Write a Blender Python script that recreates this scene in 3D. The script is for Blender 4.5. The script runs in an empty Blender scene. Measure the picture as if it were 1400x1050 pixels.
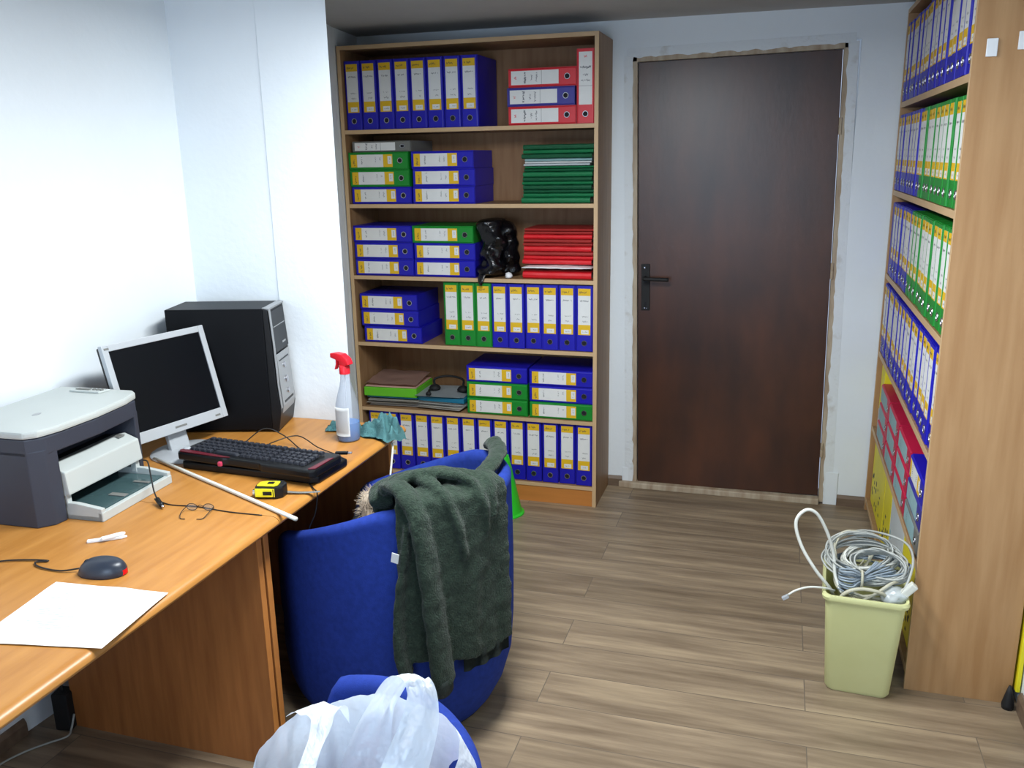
import bpy, bmesh, math, random
from mathutils import Vector, Matrix, noise
random.seed(11)
R = math.radians
PI = math.pi
S = bpy.context.scene
C = S.collection

# ------------------------------------------------------------ camera
cam_d = bpy.data.cameras.new('camera')
cam = bpy.data.objects.new('camera', cam_d); C.objects.link(cam)
YAW, PIT, ROL, F = 0.2989, 0.2542, -0.0182, 1191.7
f_ = Vector((-math.sin(YAW)*math.cos(PIT), math.cos(YAW)*math.cos(PIT), -math.sin(PIT)))
r_ = Vector((math.cos(YAW), math.sin(YAW), 0)); u_ = r_.cross(f_)
rr = r_*math.cos(ROL) + u_*math.sin(ROL); uu = u_*math.cos(ROL) - r_*math.sin(ROL)
mw = Matrix((rr, uu, -f_)).transposed().to_4x4(); mw.translation = Vector((0.636, -4.1313, 1.6215))
cam.matrix_world = mw
cam_d.sensor_width = 36; cam_d.lens = F/1400*36; cam_d.clip_start = 0.05
S.camera = cam

# ------------------------------------------------------------ world, lights, exposure
S.view_settings.view_transform = 'Standard'
try: S.view_settings.look = 'None'
except Exception: pass
S.view_settings.exposure = 0.0; S.view_settings.gamma = 1.0
S.view_settings.use_curve_mapping = False
W = bpy.data.worlds.new('world'); S.world = W; W.use_nodes = True
W.node_tree.nodes['Background'].inputs[0].default_value = (0.62, 0.74, 0.95, 1)
W.node_tree.nodes['Background'].inputs[1].default_value = 0.9

def area(name, loc, rot, sx, sy, power, col):
    l = bpy.data.lights.new(name, 'AREA'); l.shape = 'RECTANGLE'; l.size = sx; l.size_y = sy
    l.energy = power; l.color = col
    o = bpy.data.objects.new(name, l); C.objects.link(o); o.location = loc; o.rotation_euler = rot
    return o
LAMP = (0.02, -2.25)
area('ceiling_lamp_light', (LAMP[0], LAMP[1], 2.10), (0, 0, 0), 0.28, 1.15, 62, (0.93, 0.98, 1.0))
area('window_daylight', (0.0, -5.32, 1.35), (R(90), 0, 0), 1.5, 1.2, 62, (0.72, 0.85, 1.0))

# ------------------------------------------------------------ materials
def lin(c):
    return tuple(((v/255)/12.92 if v/255 <= 0.04045 else ((v/255+0.055)/1.055)**2.4) for v in c) + (1,)
def mat(name, rgb, rough=0.6, metal=0.0, var=0.0, scale=8.0, bump=0.0, bscale=60.0, stretch=None, spec=0.5,
        trans=0.0, alpha=1.0, rgb2=None, sheen=0.0, emit=0.0, detail=4.0, contrast=None, ior=None):
    m = bpy.data.materials.new(name); m.use_nodes = True
    nt = m.node_tree; b = nt.nodes['Principled BSDF']
    b.inputs['Base Color'].default_value = lin(rgb); b.inputs['Roughness'].default_value = rough
    b.inputs['Metallic'].default_value = metal; b.inputs['Specular IOR Level'].default_value = spec
    b.inputs['Transmission Weight'].default_value = trans; b.inputs['Alpha'].default_value = alpha
    if ior: b.inputs['IOR'].default_value = ior
    if sheen: b.inputs['Sheen Weight'].default_value = sheen
    if emit:
        b.inputs['Emission Color'].default_value = lin(rgb); b.inputs['Emission Strength'].default_value = emit
    tc = nt.nodes.new('ShaderNodeTexCoord'); mp = nt.nodes.new('ShaderNodeMapping')
    nt.links.new(tc.outputs['Object'], mp.inputs[0])
    if stretch: mp.inputs['Scale'].default_value = stretch
    if var or rgb2:
        n = nt.nodes.new('ShaderNodeTexNoise'); n.inputs['Scale'].default_value = scale; n.inputs['Detail'].default_value = detail
        nt.links.new(mp.outputs[0], n.inputs['Vector'])
        cr = nt.nodes.new('ShaderNodeValToRGB')
        lo, hi = contrast or (0.3, 0.7)
        cr.color_ramp.elements[0].position = lo; cr.color_ramp.elements[1].position = hi
        if rgb2: c0, c1 = lin(rgb2), lin(rgb)
        else:
            c = lin(rgb); c0 = tuple(x*(1-var) for x in c[:3])+(1,); c1 = tuple(min(1, x*(1+var)) for x in c[:3])+(1,)
        cr.color_ramp.elements[0].color = c0; cr.color_ramp.elements[1].color = c1
        nt.links.new(n.outputs['Fac'], cr.inputs[0]); nt.links.new(cr.outputs[0], b.inputs['Base Color'])
    if bump:
        n2 = nt.nodes.new('ShaderNodeTexNoise'); n2.inputs['Scale'].default_value = bscale; n2.inputs['Detail'].default_value = 3
        nt.links.new(mp.outputs[0], n2.inputs['Vector'])
        bp = nt.nodes.new('ShaderNodeBump'); bp.inputs['Strength'].default_value = bump; bp.inputs['Distance'].default_value = 0.01
        nt.links.new(n2.outputs['Fac'], bp.inputs['Height']); nt.links.new(bp.outputs[0], b.inputs['Normal'])
    return m

M = {}
M['wall'] = mat('wall_paint', (226, 232, 236), 0.85, var=0.02, scale=3, bump=0.12, bscale=40)
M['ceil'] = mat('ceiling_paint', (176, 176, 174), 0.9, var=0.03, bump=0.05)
M['desk'] = mat('desk_laminate', (184, 128, 62), 0.36, rgb2=(166, 110, 47), scale=5, stretch=(9, 1.0, 9), detail=6, bump=0.02)
M['deskp'] = mat('desk_panel_laminate', (176, 112, 58), 0.5, rgb2=(150, 90, 44), scale=5, stretch=(9, 9, 0.8), detail=6)
M['desk_edge'] = mat('desk_edge_band', (190, 122, 58), 0.4, var=0.06, scale=4, stretch=(1, 1, 10))
M['shelfwood'] = mat('bookcase_laminate', (158, 124, 88), 0.5, rgb2=(138, 103, 68), scale=5, stretch=(9, 9, 0.8), detail=6)
M['shelfback'] = mat('bookcase_back_laminate', (152, 114, 78), 0.6, rgb2=(134, 96, 62), scale=5, stretch=(8, 8, 0.8))
M['shelfedge'] = mat('bookcase_edge_band', (196, 164, 124), 0.5, var=0.05, scale=5)
M['oak'] = mat('oak_side_laminate', (180, 140, 96), 0.5, rgb2=(162, 120, 76), scale=4, stretch=(8, 8, 0.7), detail=7, bump=0.03)
M['door'] = mat('door_veneer', (80, 44, 24), 0.36, rgb2=(48, 27, 17), scale=2.4, stretch=(2.4, 1, 0.9), detail=7, bump=0.03, bscale=25)
M['frame'] = mat('door_frame_paint', (186, 172, 150), 0.6, rgb2=(150, 128, 104), scale=9, stretch=(3, 1, 0.6), bump=0.1)
M['plaster'] = mat('plaster_edge', (222, 227, 230), 0.9, rgb2=(196, 196, 192), scale=14, bump=0.3, contrast=(0.25, 0.42))
M['base'] = mat('baseboard_wood', (120, 100, 82), 0.5, rgb2=(96, 78, 62), scale=6, stretch=(1, 6, 6))
M['blue'] = mat('binder_blue', (22, 18, 168), 0.42, var=0.05, scale=3)
M['navy'] = mat('binder_faded_blue', (52, 48, 140), 0.5, var=0.06)
M['green'] = mat('binder_green', (14, 132, 40), 0.42, var=0.05, scale=3)
M['red'] = mat('binder_red', (206, 34, 46), 0.42, var=0.05)
M['grey'] = mat('binder_grey', (112, 112, 108), 0.5, var=0.08)
M['crimson'] = mat('binder_crimson', (190, 24, 66), 0.45, var=0.06)
M['label'] = mat('label_paper', (222, 222, 220), 0.65, var=0.03, scale=20)
M['teal_label'] = mat('teal_label_paper', (142, 176, 180), 0.65, var=0.05, scale=20)
M['yellow'] = mat('label_yellow', (222, 178, 22), 0.6, var=0.05)
M['ink'] = mat('ink', (50, 52, 66), 0.7)
M['paper'] = mat('paper_block', (214, 210, 200), 0.8, var=0.1, scale=6, stretch=(160, 2, 2))
M['metal'] = mat('nickel_ring', (200, 200, 205), 0.25, 1.0)
M['dark'] = mat('dark_hole', (12, 12, 20), 0.8)
M['fold_green'] = mat('folder_green', (14, 112, 66), 0.55, var=0.12, scale=9)
M['fold_dgreen'] = mat('folder_dark_green', (10, 84, 52), 0.55, var=0.12, scale=9)
M['fold_red'] = mat('folder_red', (214, 26, 36), 0.5, var=0.08, scale=9)
M['fold_dred'] = mat('folder_dark_red', (160, 40, 36), 0.55, var=0.1, scale=9)
M['white'] = mat('white_plastic', (226, 228, 230), 0.4)
M['sheet'] = mat('white_paper', (240, 240, 242), 0.7, var=0.01)
M['bagwhite'] = mat('white_film', (238, 238, 240), 0.35, bump=0.3, bscale=30)
M['bagblack'] = mat('black_bin_liner', (10, 10, 14), 0.22, bump=0.5, bscale=35)
M['lime'] = mat('lime_green_plastic', (96, 184, 30), 0.45, var=0.05)
M['cone'] = mat('bright_green_plastic', (40, 190, 40), 0.4, var=0.05)
M['teal'] = mat('teal_folder', (16, 108, 140), 0.5, var=0.08)
M['pink'] = mat('pinkish_sleeve', (196, 160, 146), 0.3, var=0.12, scale=6)
M['greydoc'] = mat('grey_sleeve', (202, 210, 214), 0.3, var=0.08, scale=6)
M['chair'] = mat('blue_upholstery', (34, 55, 134), 0.9, var=0.12, scale=60, bump=0.12, bscale=400, spec=0.15)
M['black'] = mat('black_plastic', (12, 13, 15), 0.4, spec=0.35)
M['blackm'] = mat('black_matte', (16, 16, 18), 0.7)
M['steel'] = mat('case_black_steel', (9, 10, 13), 0.45, var=0.1, spec=0.16)
M['silver'] = mat('silver_plastic', (150, 152, 154), 0.35, 0.3)
M['monsilver'] = mat('monitor_silver', (176, 180, 184), 0.4, 0.15)
M['screen'] = mat('lcd_screen', (9, 11, 16), 0.3, spec=0.2)
M['prdark'] = mat('printer_dark', (46, 50, 62), 0.55, var=0.06, bump=0.05, bscale=300)
M['prlight'] = mat('printer_light_grey', (178, 183, 180), 0.5, var=0.02)
M['prtray'] = mat('printer_smoked_tray', (60, 82, 84), 0.15)
M['key'] = mat('keycap', (34, 36, 44), 0.45)
M['dred'] = mat('dark_red_accent', (92, 20, 34), 0.35)
M['pinkp'] = mat('pink_red_plastic', (190, 60, 90), 0.35)
M['redglow'] = mat('red_translucent', (214, 20, 26), 0.25, emit=0.4)
M['mouse'] = mat('mouse_grey', (38, 44, 56), 0.35)
M['tapeyellow'] = mat('tape_yellow', (232, 222, 26), 0.4)
M['cablek'] = mat('cable_black', (20, 18, 18), 0.5)
M['cableg'] = mat('cable_grey', (168, 170, 164), 0.5, var=0.06)
M['cableb'] = mat('cable_beige', (186, 182, 160), 0.5, var=0.06)
M['cablew'] = mat('cable_white', (214, 214, 204), 0.45)
M['cablebl'] = mat('cable_blue_grey', (142, 154, 164), 0.5, var=0.06)
M['bin'] = mat('bin_pale_yellow', (214, 214, 156), 0.5, rgb2=(204, 204, 144), scale=5)
M['jacket'] = mat('green_knit', (50, 63, 52), 0.95, rgb2=(34, 45, 37), scale=90, bump=0.6, bscale=220, spec=0.1, sheen=0.12)
M['fur'] = mat('fur', (176, 160, 140), 0.9, rgb2=(120, 104, 88), scale=30)
M['coat'] = mat('dark_coat', (18, 20, 26), 0.8, bump=0.2)
M['towel'] = mat('teal_cloth', (112, 166, 168), 0.95, rgb2=(84, 138, 142), scale=26, bump=0.4, bscale=200)
M['redp'] = mat('red_trigger_plastic', (224, 28, 44), 0.35)
M['wrap'] = mat('clear_plastic_wrap', (216, 224, 226), 0.15, alpha=0.55)
M['paleyellow'] = mat('yellow_board', (226, 212, 30), 0.5, var=0.06)
M['palegrey'] = mat('pale_grey_board', (196, 204, 206), 0.6, var=0.05)
M['hem'] = mat('dark_rib_knit', (34, 42, 38), 0.95, bump=0.4, bscale=160, stretch=(6, 6, 0.5))

# floor: laminate planks running along x
def floor_mat():
    m = bpy.data.materials.new('laminate_floor'); m.use_nodes = True; nt = m.node_tree; N = nt.nodes; L = nt.links
    b = N['Principled BSDF']; b.inputs['Roughness'].default_value = 0.42
    tc = N.new('ShaderNodeTexCoord')
    br = N.new('ShaderNodeTexBrick'); br.offset = 0.37; br.offset_frequency = 2
    br.inputs['Scale'].default_value = 1; br.inputs['Brick Width'].default_value = 1.25; br.inputs['Row Height'].default_value = 0.17
    br.inputs['Mortar Size'].default_value = 0.0016; br.inputs['Mortar Smooth'].default_value = 0.3
    br.inputs['Color1'].default_value = (0, 0, 0, 1); br.inputs['Color2'].default_value = (1, 1, 1, 1); br.inputs['Mortar'].default_value = (0.3, 0.3, 0.3, 1)
    L.new(tc.outputs['Object'], br.inputs['Vector'])
    mp = N.new('ShaderNodeMapping'); mp.inputs['Scale'].default_value = (1.1, 13, 1); L.new(tc.outputs['Object'], mp.inputs[0])
    # shift the grain per plank
    add = N.new('ShaderNodeVectorMath'); add.operation = 'ADD'
    sc = N.new('ShaderNodeVectorMath'); sc.operation = 'SCALE'; sc.inputs['Scale'].default_value = 13
    L.new(br.outputs['Color'], sc.inputs[0]); L.new(mp.outputs[0], add.inputs[0]); L.new(sc.outputs[0], add.inputs[1])
    n = N.new('ShaderNodeTexNoise'); n.inputs['Scale'].default_value = 1.6; n.inputs['Detail'].default_value = 7; n.inputs['Roughness'].default_value = 0.6
    L.new(add.outputs[0], n.inputs['Vector'])
    cr = N.new('ShaderNodeValToRGB'); e = cr.color_ramp.elements
    e[0].position = 0.3; e[0].color = lin((108, 91, 72)); e[1].position = 0.72; e[1].color = lin((170, 150, 122))
    q = e.new(0.5); q.color = lin((138, 120, 98))
    L.new(n.outputs['Fac'], cr.inputs[0])
    mx = N.new('ShaderNodeMixRGB'); mx.blend_type = 'MULTIPLY'; mx.inputs[0].default_value = 1
    c2 = N.new('ShaderNodeValToRGB'); c2.color_ramp.elements[0].color = (0.80, 0.79, 0.78, 1); c2.color_ramp.elements[1].color = (1.0, 1.0, 1.0, 1)
    L.new(br.outputs['Color'], c2.inputs[0]); L.new(cr.outputs[0], mx.inputs[1]); L.new(c2.outputs[0], mx.inputs[2])
    m2 = N.new('ShaderNodeMixRGB'); m2.inputs[2].default_value = lin((100, 89, 77)); L.new(br.outputs['Fac'], m2.inputs[0]); L.new(mx.outputs[0], m2.inputs[1])
    L.new(m2.outputs[0], b.inputs['Base Color'])
    bp = N.new('ShaderNodeBump'); bp.inputs['Strength'].default_value = 0.08; bp.inputs['Distance'].default_value = 0.004
    L.new(n.outputs['Fac'], bp.inputs['Height']); L.new(bp.outputs[0], b.inputs['Normal'])
    return m
M['floor'] = floor_mat()
# thin translucent white film of the carrier bag
def film_mat():
    m = bpy.data.materials.new('carrier_bag_film'); m.use_nodes = True; nt = m.node_tree; N = nt.nodes; L = nt.links
    out = N['Material Output']; N.remove(N['Principled BSDF'])
    d = N.new('ShaderNodeBsdfDiffuse'); d.inputs[0].default_value = (0.84, 0.89, 0.93, 1)
    t = N.new('ShaderNodeBsdfTranslucent'); t.inputs[0].default_value = (0.72, 0.80, 0.90, 1)
    g = N.new('ShaderNodeBsdfGlossy'); g.inputs['Roughness'].default_value = 0.3
    tr = N.new('ShaderNodeBsdfTransparent')
    a = N.new('ShaderNodeMixShader'); a.inputs[0].default_value = 0.35; L.new(d.outputs[0], a.inputs[1]); L.new(t.outputs[0], a.inputs[2])
    bb = N.new('ShaderNodeMixShader'); bb.inputs[0].default_value = 0.07; L.new(a.outputs[0], bb.inputs[1]); L.new(g.outputs[0], bb.inputs[2])
    c = N.new('ShaderNodeMixShader'); c.inputs[0].default_value = 0.16; L.new(bb.outputs[0], c.inputs[1]); L.new(tr.outputs[0], c.inputs[2])
    tc = N.new('ShaderNodeTexCoord'); n = N.new('ShaderNodeTexNoise'); n.inputs['Scale'].default_value = 22; n.inputs['Detail'].default_value = 3
    L.new(tc.outputs['Object'], n.inputs['Vector'])
    bp = N.new('ShaderNodeBump'); bp.inputs['Strength'].default_value = 0.9; bp.inputs['Distance'].default_value = 0.015
    L.new(n.outputs['Fac'], bp.inputs['Height'])
    for q in (d, g): L.new(bp.outputs[0], q.inputs['Normal'])
    L.new(c.outputs[0], out.inputs[0])
    return m
M['film'] = film_mat()
def clear_mat(name, rgb, mixf):
    m = bpy.data.materials.new(name); m.use_nodes = True; nt = m.node_tree; N = nt.nodes; L = nt.links
    out = N['Material Output']; p = N['Principled BSDF']; p.inputs['Base Color'].default_value = lin(rgb); p.inputs['Roughness'].default_value = 0.12
    tr = N.new('ShaderNodeBsdfTransparent'); tr.inputs[0].default_value = lin(rgb)
    x = N.new('ShaderNodeMixShader'); x.inputs[0].default_value = mixf
    L.new(p.outputs[0], x.inputs[1]); L.new(tr.outputs[0], x.inputs[2]); L.new(x.outputs[0], out.inputs[0])
    return m
M['clearpl'] = clear_mat('clear_bottle_plastic', (228, 232, 238), 0.82)
M['bluewater'] = clear_mat('blue_cleaning_liquid', (16, 124, 200), 0.05)
M['glass'] = clear_mat('window_glass', (235, 240, 245), 0.92)

# ------------------------------------------------------------ mesh helpers
def NB(): return bmesh.new()
def box(bm, a, b, bev=0.0, mi=0, rot=None, seg=2):
    x0, y0, z0 = a; x1, y1, z1 = b
    mt = Matrix.Translation(((x0+x1)/2, (y0+y1)/2, (z0+z1)/2)) @ Matrix.Diagonal((abs(x1-x0), abs(y1-y0), abs(z1-z0), 1))
    if rot is not None: mt = rot @ mt
    tmp = bmesh.new(); bmesh.ops.create_cube(tmp, size=1, matrix=mt)
    if bev: bmesh.ops.bevel(tmp, geom=tmp.edges[:], offset=bev, segments=seg, affect='EDGES', profile=0.6)
    merge(bm, tmp, mi)
def merge(bm, tmp, mi=0):
    vm = {}
    for v in tmp.verts: vm[v] = bm.verts.new(v.co)
    for f in tmp.faces:
        try:
            nf = bm.faces.new([vm[v] for v in f.verts]); nf.material_index = mi; nf.smooth = f.smooth
        except ValueError: pass
    tmp.free()
def grid(bm, rows, closed_u=False, closed_v=False, mi=0, cap=False):
    vs = [[bm.verts.new(p) for p in r] for r in rows]
    n, m = len(vs), len(vs[0])
    for i in range(n if closed_v else n-1):
        for j in range(m if closed_u else m-1):
            f = bm.faces.new((vs[i][j], vs[i][(j+1) % m], vs[(i+1) % n][(j+1) % m], vs[(i+1) % n][j])); f.material_index = mi
    if cap:
        for r in (vs[0][::-1], vs[-1]):
            f = bm.faces.new(r); f.material_index = mi
    return vs
def lathe(bm, prof, n=24, mt=None, mi=0, cap=True):
    rows = []
    for r, z in prof:
        row = [Vector((r*math.cos(2*PI*k/n), r*math.sin(2*PI*k/n), z)) for k in range(n)]
        rows.append([mt @ p for p in row] if mt else row)
    grid(bm, rows, closed_u=True, mi=mi, cap=cap)
def prism(bm, pts, d0, d1, axis='y', bev=0.0, mi=0):
    """polygon pts (a,b) extruded between d0 and d1 along axis"""
    tmp = bmesh.new()
    def P(a, b, d): return {'y': (a, d, b), 'x': (d, a, b), 'z': (a, b, d)}[axis]
    v0 = [tmp.verts.new(P(a, b, d0)) for a, b in pts]; v1 = [tmp.verts.new(P(a, b, d1)) for a, b in pts]
    n = len(pts); tmp.faces.new(v0); tmp.faces.new(v1[::-1])
    for i in range(n): tmp.faces.new((v0[i], v1[i], v1[(i+1) % n], v0[(i+1) % n]))
    bmesh.ops.recalc_face_normals(tmp, faces=tmp.faces[:])
    if bev: bmesh.ops.bevel(tmp, geom=tmp.edges[:], offset=bev, segments=2, affect='EDGES', profile=0.6)
    merge(bm, tmp, mi)
def catmull(pts, k=8, cyc=False):
    P = [Vector(p) for p in pts]; n = len(P); out = []
    rng = range(n) if cyc else range(n-1)
    for i in rng:
        p0 = P[(i-1) % n] if (cyc or i > 0) else P[0]*2-P[1]
        p1, p2 = P[i], P[(i+1) % n]
        p3 = P[(i+2) % n] if (cyc or i+2 < n) else P[-1]*2-P[-2]
        for s in range(k):
            t = s/k
            out.append(0.5*((2*p1)+(p2-p0)*t+(2*p0-5*p1+4*p2-p3)*t*t+(-p0+3*p1-3*p2+p3)*t**3))
    if not cyc: out.append(P[-1])
    return out
def tube(bm, pts, r, n=8, k=6, cyc=False, mi=0, flat=1.0, smooth_path=True, up=None):
    pp = catmull(pts, k, cyc) if smooth_path else [Vector(p) for p in pts]
    m = len(pp); rad = r if callable(r) else (lambda t: r)
    rows = []; prev = None
    for i, p in enumerate(pp):
        t = (pp[(i+1) % m]-pp[i-1]) if cyc else (pp[min(i+1, m-1)]-pp[max(i-1, 0)])
        if t.length < 1e-9: t = Vector((0, 0, 1))
        t.normalize()
        if prev is None:
            a = Vector(up) if up else (Vector((0, 0, 1)) if abs(t.z) < 0.9 else Vector((1, 0, 0)))
        else: a = prev
        a = (a - t*a.dot(t))
        if a.length < 1e-6: a = t.orthogonal()
        a.normalize(); b = t.cross(a); prev = a
        q = rad(i/max(1, m-1))
        rows.append([p + (a*math.cos(2*PI*j/n)*flat + b*math.sin(2*PI*j/n))*q for j in range(n)])
    grid(bm, rows, closed_u=True, closed_v=cyc, mi=mi, cap=not cyc)
def obj(name, bm, ms, parent=None, smooth=False, loc=None, rot=None, recalc=True):
    if recalc: bmesh.ops.recalc_face_normals(bm, faces=bm.faces[:])
    me = bpy.data.meshes.new(name); bm.to_mesh(me); bm.free()
    if not isinstance(ms, (list, tuple)): ms = [ms]
    for m in ms: me.materials.append(M[m])
    if smooth:
        for p in me.polygons: p.use_smooth = True
        if smooth != True:
            try: me.set_sharp_from_angle(angle=R(smooth))
            except Exception: pass
    o = bpy.data.objects.new(name, me); C.objects.link(o)
    if parent: o.parent = parent
    if loc: o.location = loc
    if rot: o.rotation_euler = rot
    return o
def tag(o, label=None, cat=None, group=None, kind=None):
    if label: o['label'] = label
    if cat: o['category'] = cat
    if group: o['group'] = group
    if kind: o['kind'] = kind
    return o
def thing(name, label, cat, loc=(0, 0, 0), rz=0, group=None, rot=None):
    o = bpy.data.objects.new(name, None); C.objects.link(o); o.empty_display_size = 0.05
    o.location = loc; o.rotation_euler = rot or (0, 0, rz)
    return tag(o, label, cat, group)
def struct(name, bm, m, parent=None, smooth=False):
    o = obj(name, bm, m, parent, smooth)
    if not parent: o['kind'] = 'structure'
    return o
def copy_tree(o, parent=None):
    c = o.copy(); C.objects.link(c); c.parent = parent
    for ch in list(o.children): copy_tree(ch, c)
    return c
ORD = ['first', 'second', 'third', 'fourth', 'fifth', 'sixth', 'seventh', 'eighth', 'ninth', 'tenth', 'eleventh', 'twelfth',
       'thirteenth', 'fourteenth', 'fifteenth', 'sixteenth', 'seventeenth', 'eighteenth']
def nz(x, y=0, z=0): return noise.noise(Vector((x, y, z)))

# ------------------------------------------------------------ room
CZ = 2.205
WL = -1.415
bm = NB(); box(bm, (-1.9, -5.3, -0.06), (1.9, 0.2, 0)); struct('floor', bm, 'floor')
bm = NB(); box(bm, (-1.9, -5.3, CZ), (1.9, 0.2, CZ+0.08)); struct('ceiling', bm, 'ceil')
DW, DH = 0.86, 2.0
bm = NB()
hx0, hx1, hz = -0.05, DW+0.055, 2.075
box(bm, (-1.6, 0, 0), (hx0, 0.15, CZ)); box(bm, (hx1, 0, 0), (1.55, 0.15, CZ)); box(bm, (hx0, 0, hz), (hx1, 0.15, CZ))
struct('wall_back', bm, 'wall')
bm = NB()
prism(bm, [(WL-0.012, -5.2), (WL, -2.4), (-1.345, -1.51), (-1.6, -1.51), (-1.6, -5.2)], 0, CZ, 'z')
prism(bm, [(-1.6, -1.51), (-1.345, -1.51), (-1.345, -1.506), (-1.01, -1.508), (-1.006, -1.512), (-0.755, -1.512), (-0.80, -1.44), (-1.30, -1.20), (-1.30, -0.56),
           (-1.352, -0.335), (-1.398, 0), (-1.6, 0)], 0, CZ, 'z')
struct('wall_left', bm, 'wall')
bm = NB(); prism(bm, [(1.40, 0), (1.40, -1.5), (1.398, -5.2), (1.6, -5.2), (1.6, 0)], 0, CZ, 'z'); struct('wall_right', bm, 'wall')
# rear wall behind the camera with the window that gives the daylight
wx0, wx1, wz0, wz1 = -0.75, 0.75, 0.75, 1.95
bm = NB()
box(bm, (-1.6, -5.35, 0), (wx0, -5.2, CZ)); box(bm, (wx1, -5.35, 0), (1.6, -5.2, CZ))
box(bm, (wx0, -5.35, 0), (wx1, -5.2, wz0)); box(bm, (wx0, -5.35, wz1), (wx1, -5.2, CZ)); struct('wall_rear', bm, 'wall')
w = NB()
for a, b in (((wx0, wz0), (wx0+.05, wz1)), ((wx1-.05, wz0), (wx1, wz1)), ((-.03, wz0), (.03, wz1)), ((wx0, wz0), (wx1, wz0+.05)), ((wx0, wz1-.05), (wx1, wz1))):
    box(w, (a[0], -5.28, a[1]), (b[0], -5.22, b[1]), 0.004)
wo = struct('window_1', w, 'white')
g = NB(); box(g, (wx0+.04, -5.254, wz0+.04), (wx1-.04, -5.248, wz1-.04)); obj('window_pane', g, 'glass', wo)
# baseboards
def baseboard(name, a, b, inward, h=0.052):
    bm = NB(); a = Vector(a); b = Vector(b); d = (b-a); n = Vector(inward)
    pr = [(0, 0), (0.013, 0), (0.013, h-0.014), (0.006, h), (0, h)]
    rows = [[(p.x+n.x*o, p.y+n.y*o, z) for o, z in pr] for p in (a, b)]
    grid(bm, rows, closed_u=True, cap=True); return struct(name, bm, 'base')
baseboard('baseboard_back', (-0.132, 0, 0), (-0.062, 0, 0), (0, -1))
baseboard('baseboard_door_side', (DW+0.10, 0, 0), (1.082, 0, 0), (0, -1))
baseboard('baseboard_right', (1.40, -1.53, 0), (1.397, -5.2, 0), (-1, 0), 0.06)
baseboard('baseboard_left', (WL, -2.42, 0), (WL-0.012, -5.2, 0), (1, 0))
# door, slightly out of plumb
TILT = R(-0.93)
def tilt(o):
    o.matrix_world = Matrix.Translation((DW/2, 0, 1.03)) @ Matrix.Rotation(TILT, 4, 'Y') @ Matrix.Translation((-DW/2, 0, -1.03))
    return o
bm = NB(); z0 = 0.03
box(bm, (0, 0.006, z0), (DW, 0.046, z0+DH), 0.0015)
door = struct('door_1', bm, 'door'); tilt(door)
bm = NB()
box(bm, (0.016, -0.004, 0.91), (0.056, 0.006, 1.13), 0.003); box(bm, (0.031, -0.0045, 0.925), (0.041, -0.0035, 0.95), 0, 1)
e = obj('escutcheon', bm, ['blackm', 'dark'], door)
bm = NB(); tube(bm, [(0.036, 0, 1.065), (0.036, -0.045, 1.065), (0.05, -0.052, 1.065), (0.15, -0.05, 1.062)], 0.009, 10)
obj('door_handle', bm, 'blackm', door, smooth=True)
bm = NB(); box(bm, (0.029, -0.0055, 1.11), (0.035, -0.004, 1.116)); box(bm, (0.029, -0.0055, 0.918), (0.035, -0.004, 0.924)); box(bm, (0.039, -0.0055, 0.918), (0.043, -0.004, 0.922)); obj('screw', bm, 'metal', door)
for z in (1.72, 0.26, 1.1):
    bm = NB(); lathe(bm, [(0.007, z-0.035), (0.007, z-0.002), (0.0055, z), (0.007, z+0.002), (0.007, z+0.035)], 10, Matrix.Translation((DW+0.006, -0.004, 0)))
    obj('hinge', bm, 'frame', door, smooth=40)
bm = NB()
random.seed(3)
box(bm, (-0.038, -0.003, 0.0), (-0.004, 0.05, z0+DH+0.03), 0.003); box(bm, (DW+0.004, -0.003, 0.0), (DW+0.036, 0.05, z0+DH+0.03), 0.003)
box(bm, (-0.038, -0.003, z0+DH+0.003), (DW+0.036, 0.05, z0+DH+0.033), 0.003)
fr = struct('trim_1', bm, 'frame'); tilt(fr)
bm = NB(); box(bm, (-0.075, -0.028, 0), (DW+0.02, 0.05, 0.03), 0.005); struct('trim_2', bm, 'frame')
bm = NB()       # broken plaster edges round the frame
def plaster(p0, p1, nrm, seed):
    p0 = Vector(p0); p1 = Vector(p1); nrm = Vector(nrm); n = 90; rows = [[], [], [], []]
    for i in range(n+1):
        t = i/n; p = p0.lerp(p1, t); L = (p1-p0).length*t
        a = 0.009+0.013*abs(nz(L*9, seed))+0.010*max(0, nz(L*28, seed+5))
        rows[0].append(p-nrm*0.03+Vector((0, 0.004, 0))); rows[1].append(p-nrm*0.028+Vector((0, -0.0012, 0)))
        rows[2].append(p+nrm*a+Vector((0, -0.007, 0))); rows[3].append(p+nrm*a+Vector((0, 0.004, 0)))
    grid(bm, rows)
tl = lambda x, z: (DW/2+(x-DW/2)*math.cos(TILT)+(z-1.03)*math.sin(TILT), 0, 1.03+(z-1.03)*math.cos(TILT)-(x-DW/2)*math.sin(TILT))
plaster(tl(-0.036, 0.03), tl(-0.036, z0+DH+0.03), (1, 0, 0), 1); plaster(tl(DW+0.034, 0.0), tl(DW+0.034, z0+DH+0.03), (-1, 0, 0), 4)
plaster(tl(-0.05, z0+DH+0.034), tl(DW+0.05, z0+DH+0.034), (0, 0, -1), 9)
struct('trim_3', bm, 'plaster')
bm = NB(); box(bm, (DW+0.04, -0.006, 0), (DW+0.10, 0.0, 0.16), 0.002); box(bm, (-0.06, -0.004, 0), (-0.03, 0.0, 0.1), 0.002); struct('trim_4', bm, 'wall')

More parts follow.
